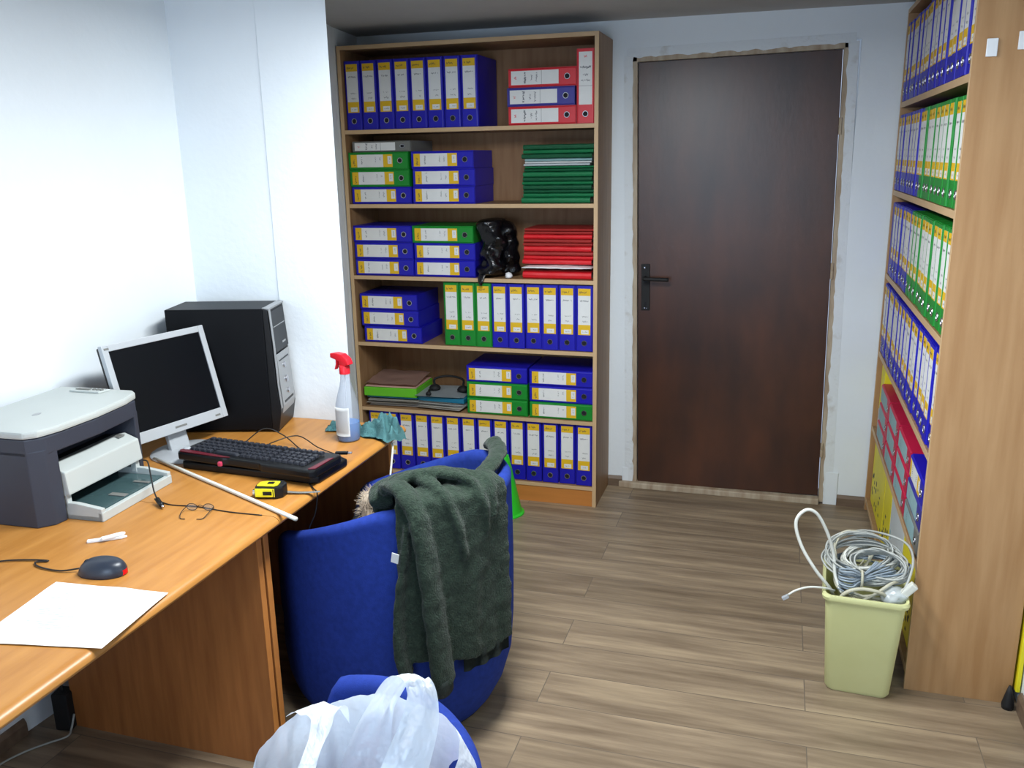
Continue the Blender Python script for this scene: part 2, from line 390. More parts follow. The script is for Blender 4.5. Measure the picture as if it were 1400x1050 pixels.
# ceiling lamp (behind/above the frame), the room's own light
t = thing('ceiling_lamp', 'long white fluorescent ceiling lamp above the desks', 'lamp', (LAMP[0], LAMP[1], CZ))
bm = NB(); box(bm, (-0.15, -0.62, -0.05), (0.15, 0.62, 0.0), 0.006); obj('lamp_housing', bm, 'white', t)
M['diff'] = mat('lamp_diffuser', (240, 248, 255), 0.5, emit=2.0)
bm = NB(); box(bm, (-0.135, -0.6, -0.088), (0.135, 0.6, -0.052), 0.01); obj('lamp_diffuser', bm, 'diff', t)

# ------------------------------------------------------------ binders
BH, BT, BD = 0.3035, 0.078, 0.274
def scribble(bm, cx, cz, w, h, y, mi, vertical=False, th=0.0011):
    n = max(5, int(w/0.0032)); pts = []
    for i in range(n+1):
        u = -w/2+w*i/n; v = (h/2)*((-1)**i)*random.uniform(0.25, 1)
        pts.append((cx+u, cz+v))
    for a, b in zip(pts, pts[1:]):
        if random.random() < 0.18: continue
        d = Vector((b[0]-a[0], b[1]-a[1])); 
        if d.length < 1e-6: continue
        nn = Vector((-d.y, d.x)).normalized()*th/2
        f = bm.faces.new([bm.verts.new((p[0]+s*nn.x, y, p[1]+s*nn.y)) for p, s in ((a, 1), (b, 1), (b, -1), (a, -1))]); f.material_index = mi
meshes = {}
def binder_shell():
    bm = NB(); t2 = BT/2-0.0022; r = 0.005
    prof = [(-t2, 0.012)] + [(-t2+r-r*math.cos(q), r-r*math.sin(q)) for q in (0, R(30), R(60), R(90))] + [(t2-r+r*math.sin(q), r-r*math.cos(q)) for q in (0, R(30), R(60), R(90))] + [(t2, 0.012)]
    prism(bm, prof, 0.0022, BH-0.0022, 'z')
    return bm
def binder_case():
    bm = NB(); t2 = BT/2; w = 0.0022
    prism(bm, [(-t2, 0.005), (-t2, BD), (t2, BD), (t2, 0.005), (t2-w, 0.005), (t2-w, 0.013), (-t2+w, 0.013), (-t2+w, 0.005)], 0.0, BH, 'z')
    box(bm, (-t2+w, 0.005, 0), (t2-w, 0.013, w)); box(bm, (-t2+w, 0.005, BH-w), (t2-w, 0.013, BH))
    return bm
def binder_label(seed, style):
    random.seed(seed); bm = NB(); y = -0.0006; w = 0.0285
    zt, zb = BH*0.955, BH*0.255
    box(bm, (-w, y, zb), (w, 0.0001, zt), 0, 0)
    if style == 'yellow':
        y1 = y-0.0003
        for a, b in ((zt-0.032, zt), (zb, zb+0.047)):
            box(bm, (-w, y1, a), (w, y, b), 0, 1)
        box(bm, (-w+0.014, y1-0.0002, zb+0.004), (w-0.008, y1, zb+0.024), 0, 0)
        scribble(bm, 0.003, zb+0.014, 0.022, 0.007, y1-0.0004, 2)
        scribble(bm, -0.006, zt-0.017, 0.032, 0.012, y1-0.0004, 2, th=0.0016)
        scribble(bm, 0.0, zt-0.056, random.uniform(0.03, 0.046), 0.010, y-0.0003, 2, th=0.0014)
        scribble(bm, 0.004, zb+0.085, 0.028, 0.007, y-0.0003, 2)
        scribble(bm, 0.004, zb+0.062, 0.024, 0.010, y-0.0003, 2)
    elif style == 'text':
        scribble(bm, 0, zt-0.02, 0.012, 0.014, y-0.0003, 3, th=0.0014)
        scribble(bm, 0, zt-0.062, 0.046, 0.014, y-0.0003, 2, th=0.0022)
        scribble(bm, 0, zt-0.092, 0.022, 0.010, y-0.0003, 2, th=0.0016)
        scribble(bm, 0, zt-0.114, 0.040, 0.010, y-0.0003, 2, th=0.0016)
        box(bm, (-w, y-0.0003, zt-0.137), (w, y, zt-0.136), 0, 2)
    elif style == 'teal':
        scribble(bm, 0, zt-0.06, 0.04, 0.01, y-0.0003, 2)
    return bm
def mk_mesh(name, bm, ms, smooth=None):
    bmesh.ops.recalc_face_normals(bm, faces=bm.faces[:])
    me = bpy.data.meshes.new(name); bm.to_mesh(me); bm.free()
    for m in ms: me.materials.append(M[m])
    return me
SH = {}
for c in ('blue', 'green', 'red', 'navy', 'grey', 'crimson'): SH[c] = (mk_mesh('spine', binder_shell(), [c]), mk_mesh('slipcase', binder_case(), [c]))
bm = NB()
rz_ = BH*0.13
rows = []
for i in range(20):
    a = 2*PI*i/20
    rows.append([((0.0115+0.0022*math.cos(b))*math.cos(a), -0.001-0.0022*math.sin(b), rz_+(0.0115+0.0022*math.cos(b))*math.sin(a)) for b in [2*PI*k/6 for k in range(6)]])
grid(bm, rows, closed_u=True, closed_v=True)
f = bm.faces.new([bm.verts.new((0.0115*math.cos(2*PI*i/20), -0.0012, rz_+0.0115*math.sin(2*PI*i/20))) for i in range(20)]); f.material_index = 1
RING = mk_mesh('finger_ring', bm, ['metal', 'dark'])
LABELS = {'yellow': [mk_mesh('spine_label', binder_label(40+i, 'yellow'), ['label', 'yellow', 'ink']) for i in range(9)],
          'text': [mk_mesh('spine_label', binder_label(70+i, 'text'), ['label', 'yellow', 'ink', 'redp']) for i in range(3)],
          'teal': [mk_mesh('spine_label', binder_label(90+i, 'teal'), ['teal_label', 'yellow', 'ink']) for i in range(2)]}
nb = [0]
def mo(name, me, parent, kw=None):
    o = bpy.data.objects.new(name, me); C.objects.link(o); o.parent = parent; return o
def binder(col, loc, label, group, style='yellow', mode='up', rz=0.0, face=0.0, blank=False):
    """mode 'up': standing, spine toward -y turned by face; 'flat': lying, label top to the left"""
    nb[0] += 1
    t = thing('binder', label, 'binder', loc, 0, group)
    mt = Matrix.Translation(loc) @ Matrix.Rotation(face+rz, 4, 'Z')
    if mode == 'flat': mt = mt @ Matrix.Translation((BH, 0, BT/2)) @ Matrix.Rotation(R(-90), 4, 'Y')
    t.matrix_world = mt
    mo('spine', SH[col][0], t); mo('slipcase', SH[col][1], t)
    if not blank:
        mo('spine_label', LABELS[style][nb[0]*7 % len(LABELS[style])], t); mo('finger_ring', RING, t)
    return t

# ------------------------------------------------------------ bookcase by the door
BX0, BX1, BY, BTOP = -1.349, -0.133, -0.318, 2.125
TH = 0.018
levels = [0.090, 0.413, 0.745, 1.073, 1.411, 1.748]        # shelf centres
bc = thing('bookcase', 'tall open wooden bookcase full of binders left of the brown door', 'bookcase', ((BX0+BX1)/2, BY/2, 0))
def rel(bm, t):
    bmesh.ops.translate(bm, verts=bm.verts[:], vec=-Vector(t.location)); return bm
def case_board(t, name, a, b, edge, m='shelfwood'):
    """board with a paler banded front edge; edge = ('y',value) or ('x',value)"""
    bm = NB(); box(bm, a, b, 0.0008, 0)
    bm.faces.ensure_lookup_table()
    for fc in bm.faces:
        c = fc.calc_center_median()
        if abs(c[0 if edge[0] == 'x' else 1]-edge[1]) < 0.0012: fc.material_index = 1
    return obj(name, rel(bm, t), [m, 'shelfedge'], t)
case_board(bc, 'side_panel', (BX0, BY, 0), (BX0+TH, -0.002, BTOP), ('y', BY)); case_board(bc, 'side_panel', (BX1-TH, BY, 0), (BX1, -0.002, BTOP), ('y', BY))
case_board(bc, 'top_panel', (BX0+TH, BY, BTOP-TH), (BX1-TH, -0.002, BTOP), ('y', BY))
bm = NB(); box(bm, (BX0+TH, -0.012, 0.0), (BX1-TH, -0.004, BTOP-TH)); obj('back_panel', rel(bm, bc), 'shelfback', bc)
for z in levels: case_board(bc, 'shelf', (BX0+TH, BY+0.002, z-TH/2), (BX1-TH, -0.013, z+TH/2), ('y', BY+0.002))
bm = NB(); box(bm, (BX0+TH, BY+0.006, 0), (BX1-TH, BY+0.022, levels[0]-TH/2)); obj('plinth', rel(bm, bc), 'desk_edge', bc)
sz = [z+TH/2+0.0004 for z in levels]
IX0, IX1 = BX0+TH, BX1-TH
SN = ['bottom', 'fifth', 'fourth', 'third', 'second', 'top']
fy = BY+0.012
# top shelf : 8 standing blue, 3 lying (red, faded blue, red), 1 standing red
x = IX0+0.004
for i in range(8):
    binder('blue', (x+0.0398, fy+random.uniform(0, 0.01), sz[5]), '%s upright blue binder from the left on the top shelf beside the door' % ORD[i], 'upright blue binders on the top shelf')
    x += 0.0815
LX = BX1-TH-0.083-BH
for k, (c, lb) in enumerate((('red', 'red binder lying at the bottom of the short stack on the top shelf'), ('navy', 'faded dark blue binder lying between two red binders on the top shelf'),
                             ('red', 'red binder lying topmost on the short stack on the top shelf'))):
    binder(c, (LX-(0.006 if k == 1 else 0), fy+0.004*k, sz[5]+k*(BT+0.001)), lb, 'lying binders on the top shelf', 'text', 'flat')
binder('red', (BX1-TH-0.0405, fy-0.002, sz[5]), 'red binder standing upright at the right end of the top shelf', None, 'text')
# second shelf
ox = IX0+0.012
for k, (c, lb) in enumerate((('blue', 'blue binder at the bottom of the left stack on the second shelf'), ('green', 'lower of the two green binders in the second shelf left stack'),
                             ('green', 'upper of the two green binders in the second shelf left stack'))):
    binder(c, (ox-[0, 0.008, 0.010][k], fy+[0, 0.004, 0.002][k], sz[4]+k*(BT+0.001)), lb, 'left stack of binders on the second shelf', 'yellow', 'flat')
g = binder('grey', (ox+0.0, fy+0.012, sz[4]+3*(BT+0.001)), 'thin grey binder lying on top of two green binders on the second shelf', None, 'text', 'flat')
g.scale = (0.62, 1, 0.97); g.location.z -= 0.0148
for k in range(3):
    binder('blue', (ox+BH+0.006+[0.002, 0.004, -0.002][k], fy+0.002*k, sz[4]+k*(BT+0.001)), 'blue binder, %s in the second stack from the left on the second shelf' % ['lowest', 'middle one', 'topmost'][k], 'second stack of blue binders on the second shelf', 'yellow', 'flat')
# third shelf from top (index 3)
for k in range(3):
    binder('blue', (IX0+0.002+[0.006, 0.004, 0][k], fy+0.002*k, sz[3]+k*(BT+0.001)), 'blue binder, %s in the left stack on the third shelf from the top' % ['lowest', 'middle one', 'topmost'][k], 'left stack of blue binders on the third shelf', 'yellow', 'flat')
for k in range(3):
    binder(['blue', 'blue', 'green'][k], (IX0+0.012+BH+[0.0, 0.001, -0.008][k], fy+0.003*k, sz[3]+k*(BT+0.001)),
           ['blue binder at the bottom of the stack beside the black bag', 'blue binder under the green one in the stack beside the black bag', 'green binder lying topmost beside the black plastic bag'][k], 'second stack of binders on the third shelf', 'yellow', 'flat')
# fourth shelf (index 2)
for k in range(3):
    binder('blue', (IX0+0.003+[0.030, 0.014, 0.008][k], fy+[0.0, 0.008, 0.012][k], sz[2]+k*(BT+0.001)), 'blue binder, %s in the only stack on the fourth shelf from the top' % ['lowest', 'middle one', 'topmost'][k], 'stack of blue binders on the fourth shelf', 'yellow', 'flat')
x = IX1-0.003-9*0.0805
for i in range(9):
    c = 'green' if i < 3 else 'blue'
    lb = ('%s upright green binder from the left on the fourth shelf down' % ORD[i]) if i < 3 else ('%s upright blue binder from the left on the fourth shelf down' % ORD[i-3])
    binder(c, (x+0.040, fy+random.uniform(0, 0.008), sz[2]), lb, 'upright binders on the fourth shelf')
    x += 0.0805
bm = NB(); prism(bm, [(0, 0), (0.10, 0), (0.075, 0.30), (0.004, 0.29)], 0, 0.006, 'y', 0.001)
o = obj('cardboard_folder', bm, 'greydoc'); o.location = (IX0+0.36, -0.06, sz[2]); o.rotation_euler = (R(-8), 0, 0)
tag(o, 'pale grey cardboard folder leaning behind the gap on the fourth shelf', 'folder')
# fifth shelf (index 1): lying binders on the right
for s, (xx, cs) in enumerate(((IX1-0.006-2*BH-0.008, ('green', 'green', 'blue')), (IX1-0.003-BH, ('green', 'blue', 'blue')))):
    for k, c in enumerate(cs):
        lb = {(0, 0): 'green binder at the bottom of the stack nearest the papers on the fifth shelf', (0, 1): 'upper green binder in the stack nearest the papers on the fifth shelf',
              (0, 2): 'blue binder lying on two green binders on the fifth shelf', (1, 0): 'green binder at the bottom of the rightmost stack on the fifth shelf',
              (1, 1): 'lower blue binder in the rightmost stack on the fifth shelf', (1, 2): 'upper blue binder in the rightmost stack on the fifth shelf'}[(s, k)]
        binder(c, (xx-0.001*k, fy+0.003*k, sz[1]+k*(BT+0.001)), lb, 'stacks of binders on the fifth shelf', 'yellow', 'flat')
# bottom shelf (index 0)
for i in range(14):
    binder('blue', (IX1-0.003-0.0402-i*0.0825, fy+random.uniform(0, 0.008), sz[0]), '%s blue binder from the right on the bottom shelf beside the door' % ORD[i], 'blue binders on the bottom shelf')

# ------------------------------------------------------------ folders, bags and papers on that bookcase
def folder_meshes(w, d, h, cm, seed):
    """a card wallet folded round a block of papers, spine toward the viewer"""
    random.seed(seed); bm = NB(); n = 14; rows = []
    prof = [(d, h), (0.012, h), (0.003, h*0.82), (0, h*0.5), (0.003, h*0.18), (0.012, 0), (d, 0), (d, 0.0012), (0.012, 0.0014), (0.006, h*0.3), (0.004, h*0.5), (0.006, h*0.7), (0.012, h-0.0014), (d, h-0.0012)]
    for i in range(n+1):
        u = i/n; x = (u-0.5)*w; k = 0.0016*nz(u*5, seed)
        rows.append([(x, y+0.004*nz(u*3, seed+9), max(0, z+k*(z/h))) for y, z in prof])
    grid(bm, rows, closed_u=True, cap=True)
    a = mk_mesh('folder_cover', bm, [cm])
    bm = NB(); box(bm, (-w/2+0.006, 0.014, 0.002), (w/2-0.004, d-0.008, h-0.002), 0.0006)
    b = mk_mesh('papers', bm, ['paper'])
    return a, b
def folder_stack(xc, yf, z, specs, w, base_label, group, jit=0.006):
    n = len(specs)
    for i, (cm, h) in enumerate(specs):
        a, b = folder_meshes(w+random.uniform(-0.006, 0.004), 0.235, h, cm, i*3+int(abs(xc)*100))
        t = thing('document_folder', base_label(i, cm), 'folder', (xc+random.uniform(-jit, jit), yf+random.uniform(0, jit*1.4), z), random.uniform(-0.012, 0.012), group)
        mo('folder_cover', a, t); mo('papers', b, t); z += h+0.0006
    return z
random.seed(8)
G, D = 'fold_green', 'fold_dgreen'
gl = [(G, .026), (G, .018), (D, .014), (D, .020), (G, .015), (D, .018), (G, .022), (D, .014), (G, .010)]
folder_stack(IX1-0.170, BY+0.022, sz[4], gl, 0.318, lambda i, c: '%s green folder from the bottom of the stack on the second shelf' % ORD[i], 'green folders on the second shelf', 0.011)
z1 = sz[4]+sum(h for _, h in gl)+0.0006*9
folder_stack(IX1-0.168, BY+0.024, z1, [('greydoc', .010), ('label', .009), ('teal_label', .011)], 0.300, lambda i, c: ['bluish paper folder lying in the middle of the green folders', 'white paper folder in the middle of the green folders', 'pale blue folder near the top of the green folders'][i], 'pale folders among the green ones')
z2 = z1+.030+.0018
folder_stack(IX1-0.168, BY+0.024, z2, [(D, .020), (G, .017), (D, .022)], 0.316, lambda i, c: '%s green folder above the pale papers on the second shelf' % ['lowest', 'middle', 'topmost'][i], 'green folders above the pale papers')
rl = [('fold_red', .034), ('fold_dred', .006)]
zr = folder_stack(IX1-0.170, BY+0.022, sz[3], rl, 0.318, lambda i, c: ['thick red folder at the very bottom of the red stack', 'thin dark red folder just under the white plastic bag'][i], 'red folders under the white bag')
bm = NB()
rows = []
for i in range(25):
    u = i/24; x = (u-0.5)*0.325; e = math.sin(PI*min(1, max(0, u*1.0)))**0.35; h = 0.010+0.012*e
    ring = []
    for k in range(14):
        a = 2*PI*k/14; y = 0.10+0.115*math.cos(a)*(0.98+0.04*nz(u*7, k)); zz = 0.0115+0.0105*e*math.sin(a)*(1 if abs(math.cos(a)) < .8 else .8)+0.002*nz(u*9, a*2)
        ring.append((x, y, max(0.0005, zz)))
    rows.append(ring)
grid(bm, rows, closed_u=True, cap=True)
o = obj('plastic_bag', bm, 'bagwhite', smooth=True, loc=(IX1-0.170, BY+0.006, zr+0.001)); tag(o, 'flat white plastic bag lying between the red folders', 'bag')
zr += 0.025
rl2 = [('fold_red', .022), ('fold_red', .016), ('fold_dred', .018), ('fold_red', .024), ('fold_dred', .014), ('fold_dred', .016), ('fold_red', .020), ('fold_dred', .014), ('fold_dred', .012)]
folder_stack(IX1-0.170, BY+0.022, zr, rl2, 0.318, lambda i, c: '%s red folder above the white plastic bag on the third shelf' % ORD[i], 'red folders above the white bag')
# black bin-liner bag squeezed between the stacks
def lump(pts, rads, n=20, k=10, seed=0, amp=0.25, freq=18):
    bm = NB(); pp = catmull(pts, k); m = len(pp); rows = []
    for i, p in enumerate(pp):
        t = i/(m-1); q = t*(len(rads)-1); j = min(int(q), len(rads)-2); r = rads[j]+(rads[j+1]-rads[j])*(q-j)
        r *= math.sqrt(max(0.02, 1-(2*max(0, abs(t-0.5)-0.38)/0.24)**2)) if abs(t-0.5) > 0.38 else 1
        ring = []
        for a in range(n):
            th = 2*PI*a/n
            d = Vector((math.cos(th), math.sin(th), 0)); P = p+d*r
            rr = r*(1+amp*nz(P.x*freq, P.y*freq, P.z*freq+seed)*1.6+amp*0.5*abs(nz(P.x*freq*3, P.y*freq*3, P.z*freq*2+seed)))
            ring.append(p+Vector((d.x*rr, d.y*rr*1.3, 0)))
        rows.append(ring)
    grid(bm, rows, closed_u=True, cap=True); return bm
t = thing('bin_bag', 'crumpled shiny black plastic bag between green binder and red folders', 'bag', (-0.64, BY+0.05, sz[3]))
bm = lump([(0, 0.02, 0.004), (0.005, 0.0, 0.08), (0.01, 0.01, 0.16), (0.0, 0.03, 0.245), (0, 0.04, 0.27)], [0.060, 0.052, 0.058, 0.060, 0.05], n=32, k=14, seed=2, amp=0.42, freq=15); obj('bag_body', bm, 'bagblack', t, smooth=60)
bm = lump([(0.068, 0.06, 0.004), (0.066, 0.05, 0.09), (0.060, 0.06, 0.18), (0.04, 0.06, 0.26)], [0.046, 0.045, 0.045, 0.045], n=28, k=12, seed=7, amp=0.4); obj('bag_fold', bm, 'bagblack', t, smooth=60)
bm = NB(); tube(bm, [(-0.01, -0.01, 0.03), (-0.03, -0.055, 0.018), (-0.035, -0.072, -0.01), (-0.035, -0.070, -0.03)], lambda q: 0.03*(1-0.75*q), 9, flat=0.5); obj('bag_tail', bm, 'bagblack', t, smooth=60)
bm = lump([(0, 0, 0.0), (0.004, 0, 0.012), (0.0, 0, 0.028)], [0.014, 0.017, 0.01], n=10, k=4, seed=5, freq=40)
o = obj('paper_scrap', bm, 'bagwhite', smooth=60, loc=(-0.555, BY+0.028, sz[3])); tag(o, 'small crumpled white scrap on the shelf at the foot of the black bag', 'scrap')

# loose papers on the fifth shelf
def sheets(name, label, w, d, n, loc, rz, mats, th=0.0022, jit=0.012, cat='papers'):
    t = thing(name, label, cat, loc, rz); z = 0
    for i in range(n):
        bm = NB(); rows = []; dx, dy, a = random.uniform(-jit, jit), random.uniform(-jit, jit), random.uniform(-0.05, 0.05)
        for s in (0, th):
            rows.append([])
        nn = 8
        top = []; 
        for j in range(nn+1):
            r0 = []
            for k in range(nn+1):
                x = (j/nn-0.5)*w; y = k/nn*d; r0.append((x*math.cos(a)-y*math.sin(a)+dx, x*math.sin(a)+y*math.cos(a)+dy, z+th+0.001*nz(x*12, y*12, i)))
            top.append(r0)
        grid(bm, top)
        bmesh.ops.solidify(bm, geom=bm.faces[:], thickness=th*0.8)
        obj('sheet', bm, mats[i % len(mats)], t); z += th+0.0004
    return t, z
random.seed(5)
tA, zA = sheets('paper_stack', 'loose white paper stack under the green tray at the left of the fifth shelf', 0.27, 0.23, 7, (IX0+0.162, BY+0.025, sz[1]), 0.03, ['label', 'sheet', 'paper'], 0.006)
def flat_folder(name, label, w, d, h, loc, rz, m, cat='folder', bev=0.003):
    bm = NB(); box(bm, (-w/2, 0, 0), (w/2, d, h), bev); o = obj(name, bm, m, loc=loc, rot=(0, 0, rz)); tag(o, label, cat); return o
flat_folder('document_folder', 'thin teal folder lying on the white papers under the green box', 0.27, 0.22, 0.008, (IX0+0.158, BY+0.022, sz[1]+zA+0.002), 0.02, 'teal')
t = thing('document_box', 'flat lime green document box on the papers at the fifth shelf left', 'box', (IX0+0.158, BY+0.012, sz[1]+zA+0.0115), R(2))
bm = NB(); box(bm, (-0.145, 0, 0), (0.135, 0.235, 0.045), 0.004); obj('box_body', bm, 'lime', t)
bm = NB(); box(bm, (-0.14, 0.006, 0.046), (0.13, 0.23, 0.052), 0.002); obj('box_lid', bm, 'pink', t)
bm = NB(); rows = []
for i in range(13):
    rows.append([((i/12-0.5)*0.27, j/12*0.225, 0.004+0.018*(j/12)+0.006*nz(i*0.35, j*0.3)+0.005) for j in range(13)])
grid(bm, rows); bmesh.ops.solidify(bm, geom=bm.faces[:], thickness=0.003)
o = obj('plastic_sleeve', bm, 'pink', smooth=True, loc=(IX0+0.152, BY+0.018, sz[1]+zA+0.0655), rot=(0, 0, R(1))); tag(o, 'pinkish plastic sleeve of papers on top of the green box', 'sleeve')
tB, zB = sheets('paper_stack', 'loose white papers under the dark blue folder on the fifth shelf', 0.235, 0.23, 6, (IX0+0.405, BY+0.018, sz[1]), -0.06, ['sheet', 'label', 'paper'], 0.006)
flat_folder('document_folder', 'dark blue folder under grey papers in the middle of the fifth shelf', 0.245, 0.22, 0.022, (IX0+0.415, BY+0.03, sz[1]+zB+0.002), R(-3), 'teal')
tC, zC = sheets('paper_stack', 'grey papers fanned on the dark blue folder on the fifth shelf', 0.225, 0.21, 3, (IX0+0.41, BY+0.02, sz[1]+zB+0.0265), R(5), ['greydoc', 'palegrey'], 0.003)
t = thing('headset', 'small black headset lying on the grey papers on the fifth shelf', 'headset', (IX0+0.40, BY+0.12, sz[1]+zB+zC+0.027))
bm = NB(); tube(bm, [(-0.05, 0, 0.02), (-0.06, 0.03, 0.05), (0, 0.06, 0.06), (0.08, 0.05, 0.05), (0.10, 0.0, 0.022)], 0.006, 8); obj('headband', bm, 'blackm', t, smooth=True)
for x in (-0.05, 0.10):
    bm = NB(); lathe(bm, [(0.012, 0), (0.026, 0.003), (0.03, 0.012), (0.022, 0.024), (0.008, 0.03)], 16, Matrix.Translation((x, 0, 0))); obj('ear_cup', bm, 'blackm', t, smooth=True)
bm = NB(); tube(bm, [(-0.05, -0.01, 0.012), (-0.06, -0.05, 0.012), (-0.045, -0.095, 0.008)], 0.005, 8); tube(bm, [(-0.045, -0.095, 0.006), (-0.043, -0.107, 0.007)], 0.013, 10, 2); obj('microphone', bm, 'blackm', t, smooth=True)

# ------------------------------------------------------------ right bookcase
RX0, RX1, RY0, RY1, RT = 1.083, 1.378, -1.502, -0.012, 2.175
rc = thing('bookcase', 'large oak bookcase along the right wall seen from its side', 'bookcase', ((RX0+RX1)/2, (RY0+RY1)/2, 0))
rl_ = [0.05, 0.40, 0.750, 1.095, 1.449, 1.803]
case_board(rc, 'side_panel', (RX0, RY0, 0), (RX1, RY0+TH, RT), ('x', RX0), 'oak'); case_board(rc, 'side_panel', (RX0, RY1-TH, 0), (RX1, RY1, RT), ('x', RX0), 'oak')
case_board(rc, 'top_panel', (RX0, RY0+TH, RT-TH), (RX1, RY1-TH, RT), ('x', RX0), 'oak')
bm = NB(); box(bm, (RX1-0.008, RY0+TH, 0), (RX1-0.001, RY1-TH, RT-TH)); obj('back_panel', rel(bm, rc), 'shelfback', rc)
for z in rl_: case_board(rc, 'shelf', (RX0+0.002, RY0+TH, z-0.011), (RX1-0.01, RY1-TH, z+0.011), ('x', RX0+0.002), 'shelfwood')
for k, (y, z, dx) in enumerate(((RY0, 1.872, 0.043), (RY0, 1.886, 0.115))):
    bm = NB(); box(bm, (RX0+dx-0.013, y-0.006, z-0.022), (RX0+dx+0.013, y, z+0.022), 0.002)
    o = obj('plastic_clip', bm, 'white'); tag(o, ['left small white plastic clip on the oak bookcase side', 'right small white plastic clip on the oak bookcase side'][k], 'clip')
SR = ['bottom', 'fifth', 'fourth', 'third', 'second', 'top']
rows_ = {5: 'b'*17, 4: 'b'*8+'g'*9, 3: 'B'+'b'*5+'b'*1+'g'*10, 2: 'b'*17}
for lv, cs in rows_.items():
    z = rl_[lv]+0.0114
    y = RY1-TH-0.004
    for i, c in enumerate(cs):
        col = 'green' if c == 'g' else 'blue'
        binder(col, (RX0+0.003+random.uniform(0, 0.006), y-0.0395, z), '%s %s binder, %s from the door end, %s shelf of the right bookcase' % ('plain' if c == 'B' else 'upright', col, ORD[i], SN[lv]),
               'binders on the %s shelf of the right bookcase' % SN[lv], 'yellow', 'up', random.uniform(-0.006, 0.006), R(-90), blank=(c == 'B'))
        y -= 0.0852
# lying crimson binders, fifth shelf
z = rl_[1]+0.0114
stacks = [(-0.493, 'grey', 'teal', 'door-end'), (-0.807, 'crimson', 'teal', 'second'), (-1.121, 'crimson', 'teal', 'third'), (-1.435, 'mixed', 'teal', 'near-end')]
for s, (y, c, st, nm) in enumerate(stacks):
    for k in range(3 if s else 3):
        cc = {'grey': 'crimson', 'crimson': 'crimson', 'mixed': ['grey', 'navy', 'blue'][k]}[c]
        t = binder(cc, (0, 0, 0), '%s %s binder lying in the %s stack, fifth shelf of the right bookcase' % (['lowest', 'middle', 'topmost'][k], {'navy': 'faded blue'}.get(cc, cc), nm), 'lying binders in the right bookcase', 'teal' if cc != 'blue' else 'yellow', 'flat')
        t.matrix_world = Matrix.Translation((RX0+0.005+0.002*k, y+0.155+random.uniform(-.004, .004), z+k*(BT+0.001)+BT/2)) @ Matrix.Rotation(R(-90), 4, 'Z') @ Matrix.Translation((BH/2, 0, 0)) @ Matrix.Rotation(R(-90), 4, 'Y')
bm = NB(); box(bm, (RX0+0.02, -0.175, z), (RX0+0.24, -0.045, z+0.09), 0.003); o = obj('archive_box', bm, 'palegrey'); tag(o, 'pale grey box at the door end of the right bookcase, fifth shelf', 'box')
bm = NB(); box(bm, (RX0+0.02, -0.172, z+0.0905), (RX0+0.23, -0.05, z+0.29), 0.003); o = obj('archive_box', bm, 'paleyellow'); tag(o, 'yellow box on the pale grey box at the right bookcase door end', 'box')
# bottom shelf: yellow and pale boards standing
z = rl_[0]+0.0114
def marked_board(y0, y1, h, m, label):
    t = thing('display_board', label, 'board', (RX0+0.02, (y0+y1)/2, z))
    bm = NB(); box(bm, (0, -(y1-y0)/2, 0), (0.012, (y1-y0)/2, h), 0.002); obj('board', bm, m, t)
    bm = NB()
    random.seed(int(abs(y0)*100))
    for i in range(16):
        yy = random.uniform(-(y1-y0)/2+0.03, (y1-y0)/2-0.03); zz = random.uniform(0.02, h*0.45)
        box(bm, (-0.0008, yy-0.010, zz), (0, yy+random.uniform(0, 0.016), zz+random.uniform(0.004, 0.022)))
    obj('printed_marks', bm, 'ink' if m == 'paleyellow' else 'teal_label', t)
marked_board(-0.50, -0.05, 0.30, 'paleyellow', 'yellow board with dark print at the door end of the lowest compartment')
marked_board(-0.72, -0.51, 0.31, 'paleyellow', 'narrower plain yellow board beside the dark printed one')
marked_board(-1.08, -0.73, 0.31, 'palegrey', 'pale grey board standing in the lowest right bookcase compartment')
marked_board(-1.47, -1.09, 0.31, 'paleyellow', 'yellow printed board half hidden behind the pale yellow bin')
# yellow board against the right wall behind the bookcase
bm = NB(); box(bm, (1.3845, -1.515, 0.05), (1.396, -1.20, 1.02), 0.002); o = obj('poster_board', bm, 'paleyellow'); tag(o, 'yellow green board wedged between oak bookcase and right wall', 'board')
bm = NB(); lathe(bm, [(0.016, 0), (0.018, 0.012), (0.010, 0.05), (0.004, 0.075)], 12); o = obj('black_foot', bm, 'blackm', smooth=True, loc=(1.366, -1.525, 0.0)); tag(o, 'small black rubber stopper on the floor at the oak bookcase corner', 'stopper')

# ------------------------------------------------------------ desks
DX, DZ, DT = -0.553, 0.74, 0.026
SEAM = -2.322
def desk_top(name, y0, y1, label, wall_x):
    t = thing(name, label, 'desk', ((DX+wall_x)/2, (y0+y1)/2, 0))
    bm = NB(); n = 8
    # profile in x-z with rounded front edge
    pr = [(wall_x, DZ-DT), (wall_x, DZ)]
    pr += [(DX-0.022+0.022*math.sin(a), DZ-0.016+0.016*math.cos(a)) for a in [R(90)*k/5 for k in range(6)]]
    pr += [(DX-0.012+0.012*math.cos(a), DZ-DT+0.010-0.010*math.sin(a)) for a in [R(90)*k/4 for k in range(5)]]
    prism(bm, pr, y0, y1, 'y'); obj('desk_top', rel(bm, t), 'desk', t, smooth=35)
    return t
def panel(t, name, y0, y1, x0, x1=-0.61):
    bm = NB(); box(bm, (x0, y0, 0.0), (x1, y1, DZ-DT), 0.001)
    for fc in bm.faces:
        if abs(fc.calc_center_median().x-x1) < 0.0015: fc.material_index = 1
    obj(name, rel(bm, t), ['deskp', 'desk_edge'], t)
nd = desk_top('desk', -3.95, SEAM-0.001, 'wooden desk nearest the camera with printer, mouse and paper on it', -1.405)
panel(nd, 'end_panel', SEAM-0.026, SEAM-0.004, -1.30); panel(nd, 'end_panel', -3.93, -3.908, -1.30)
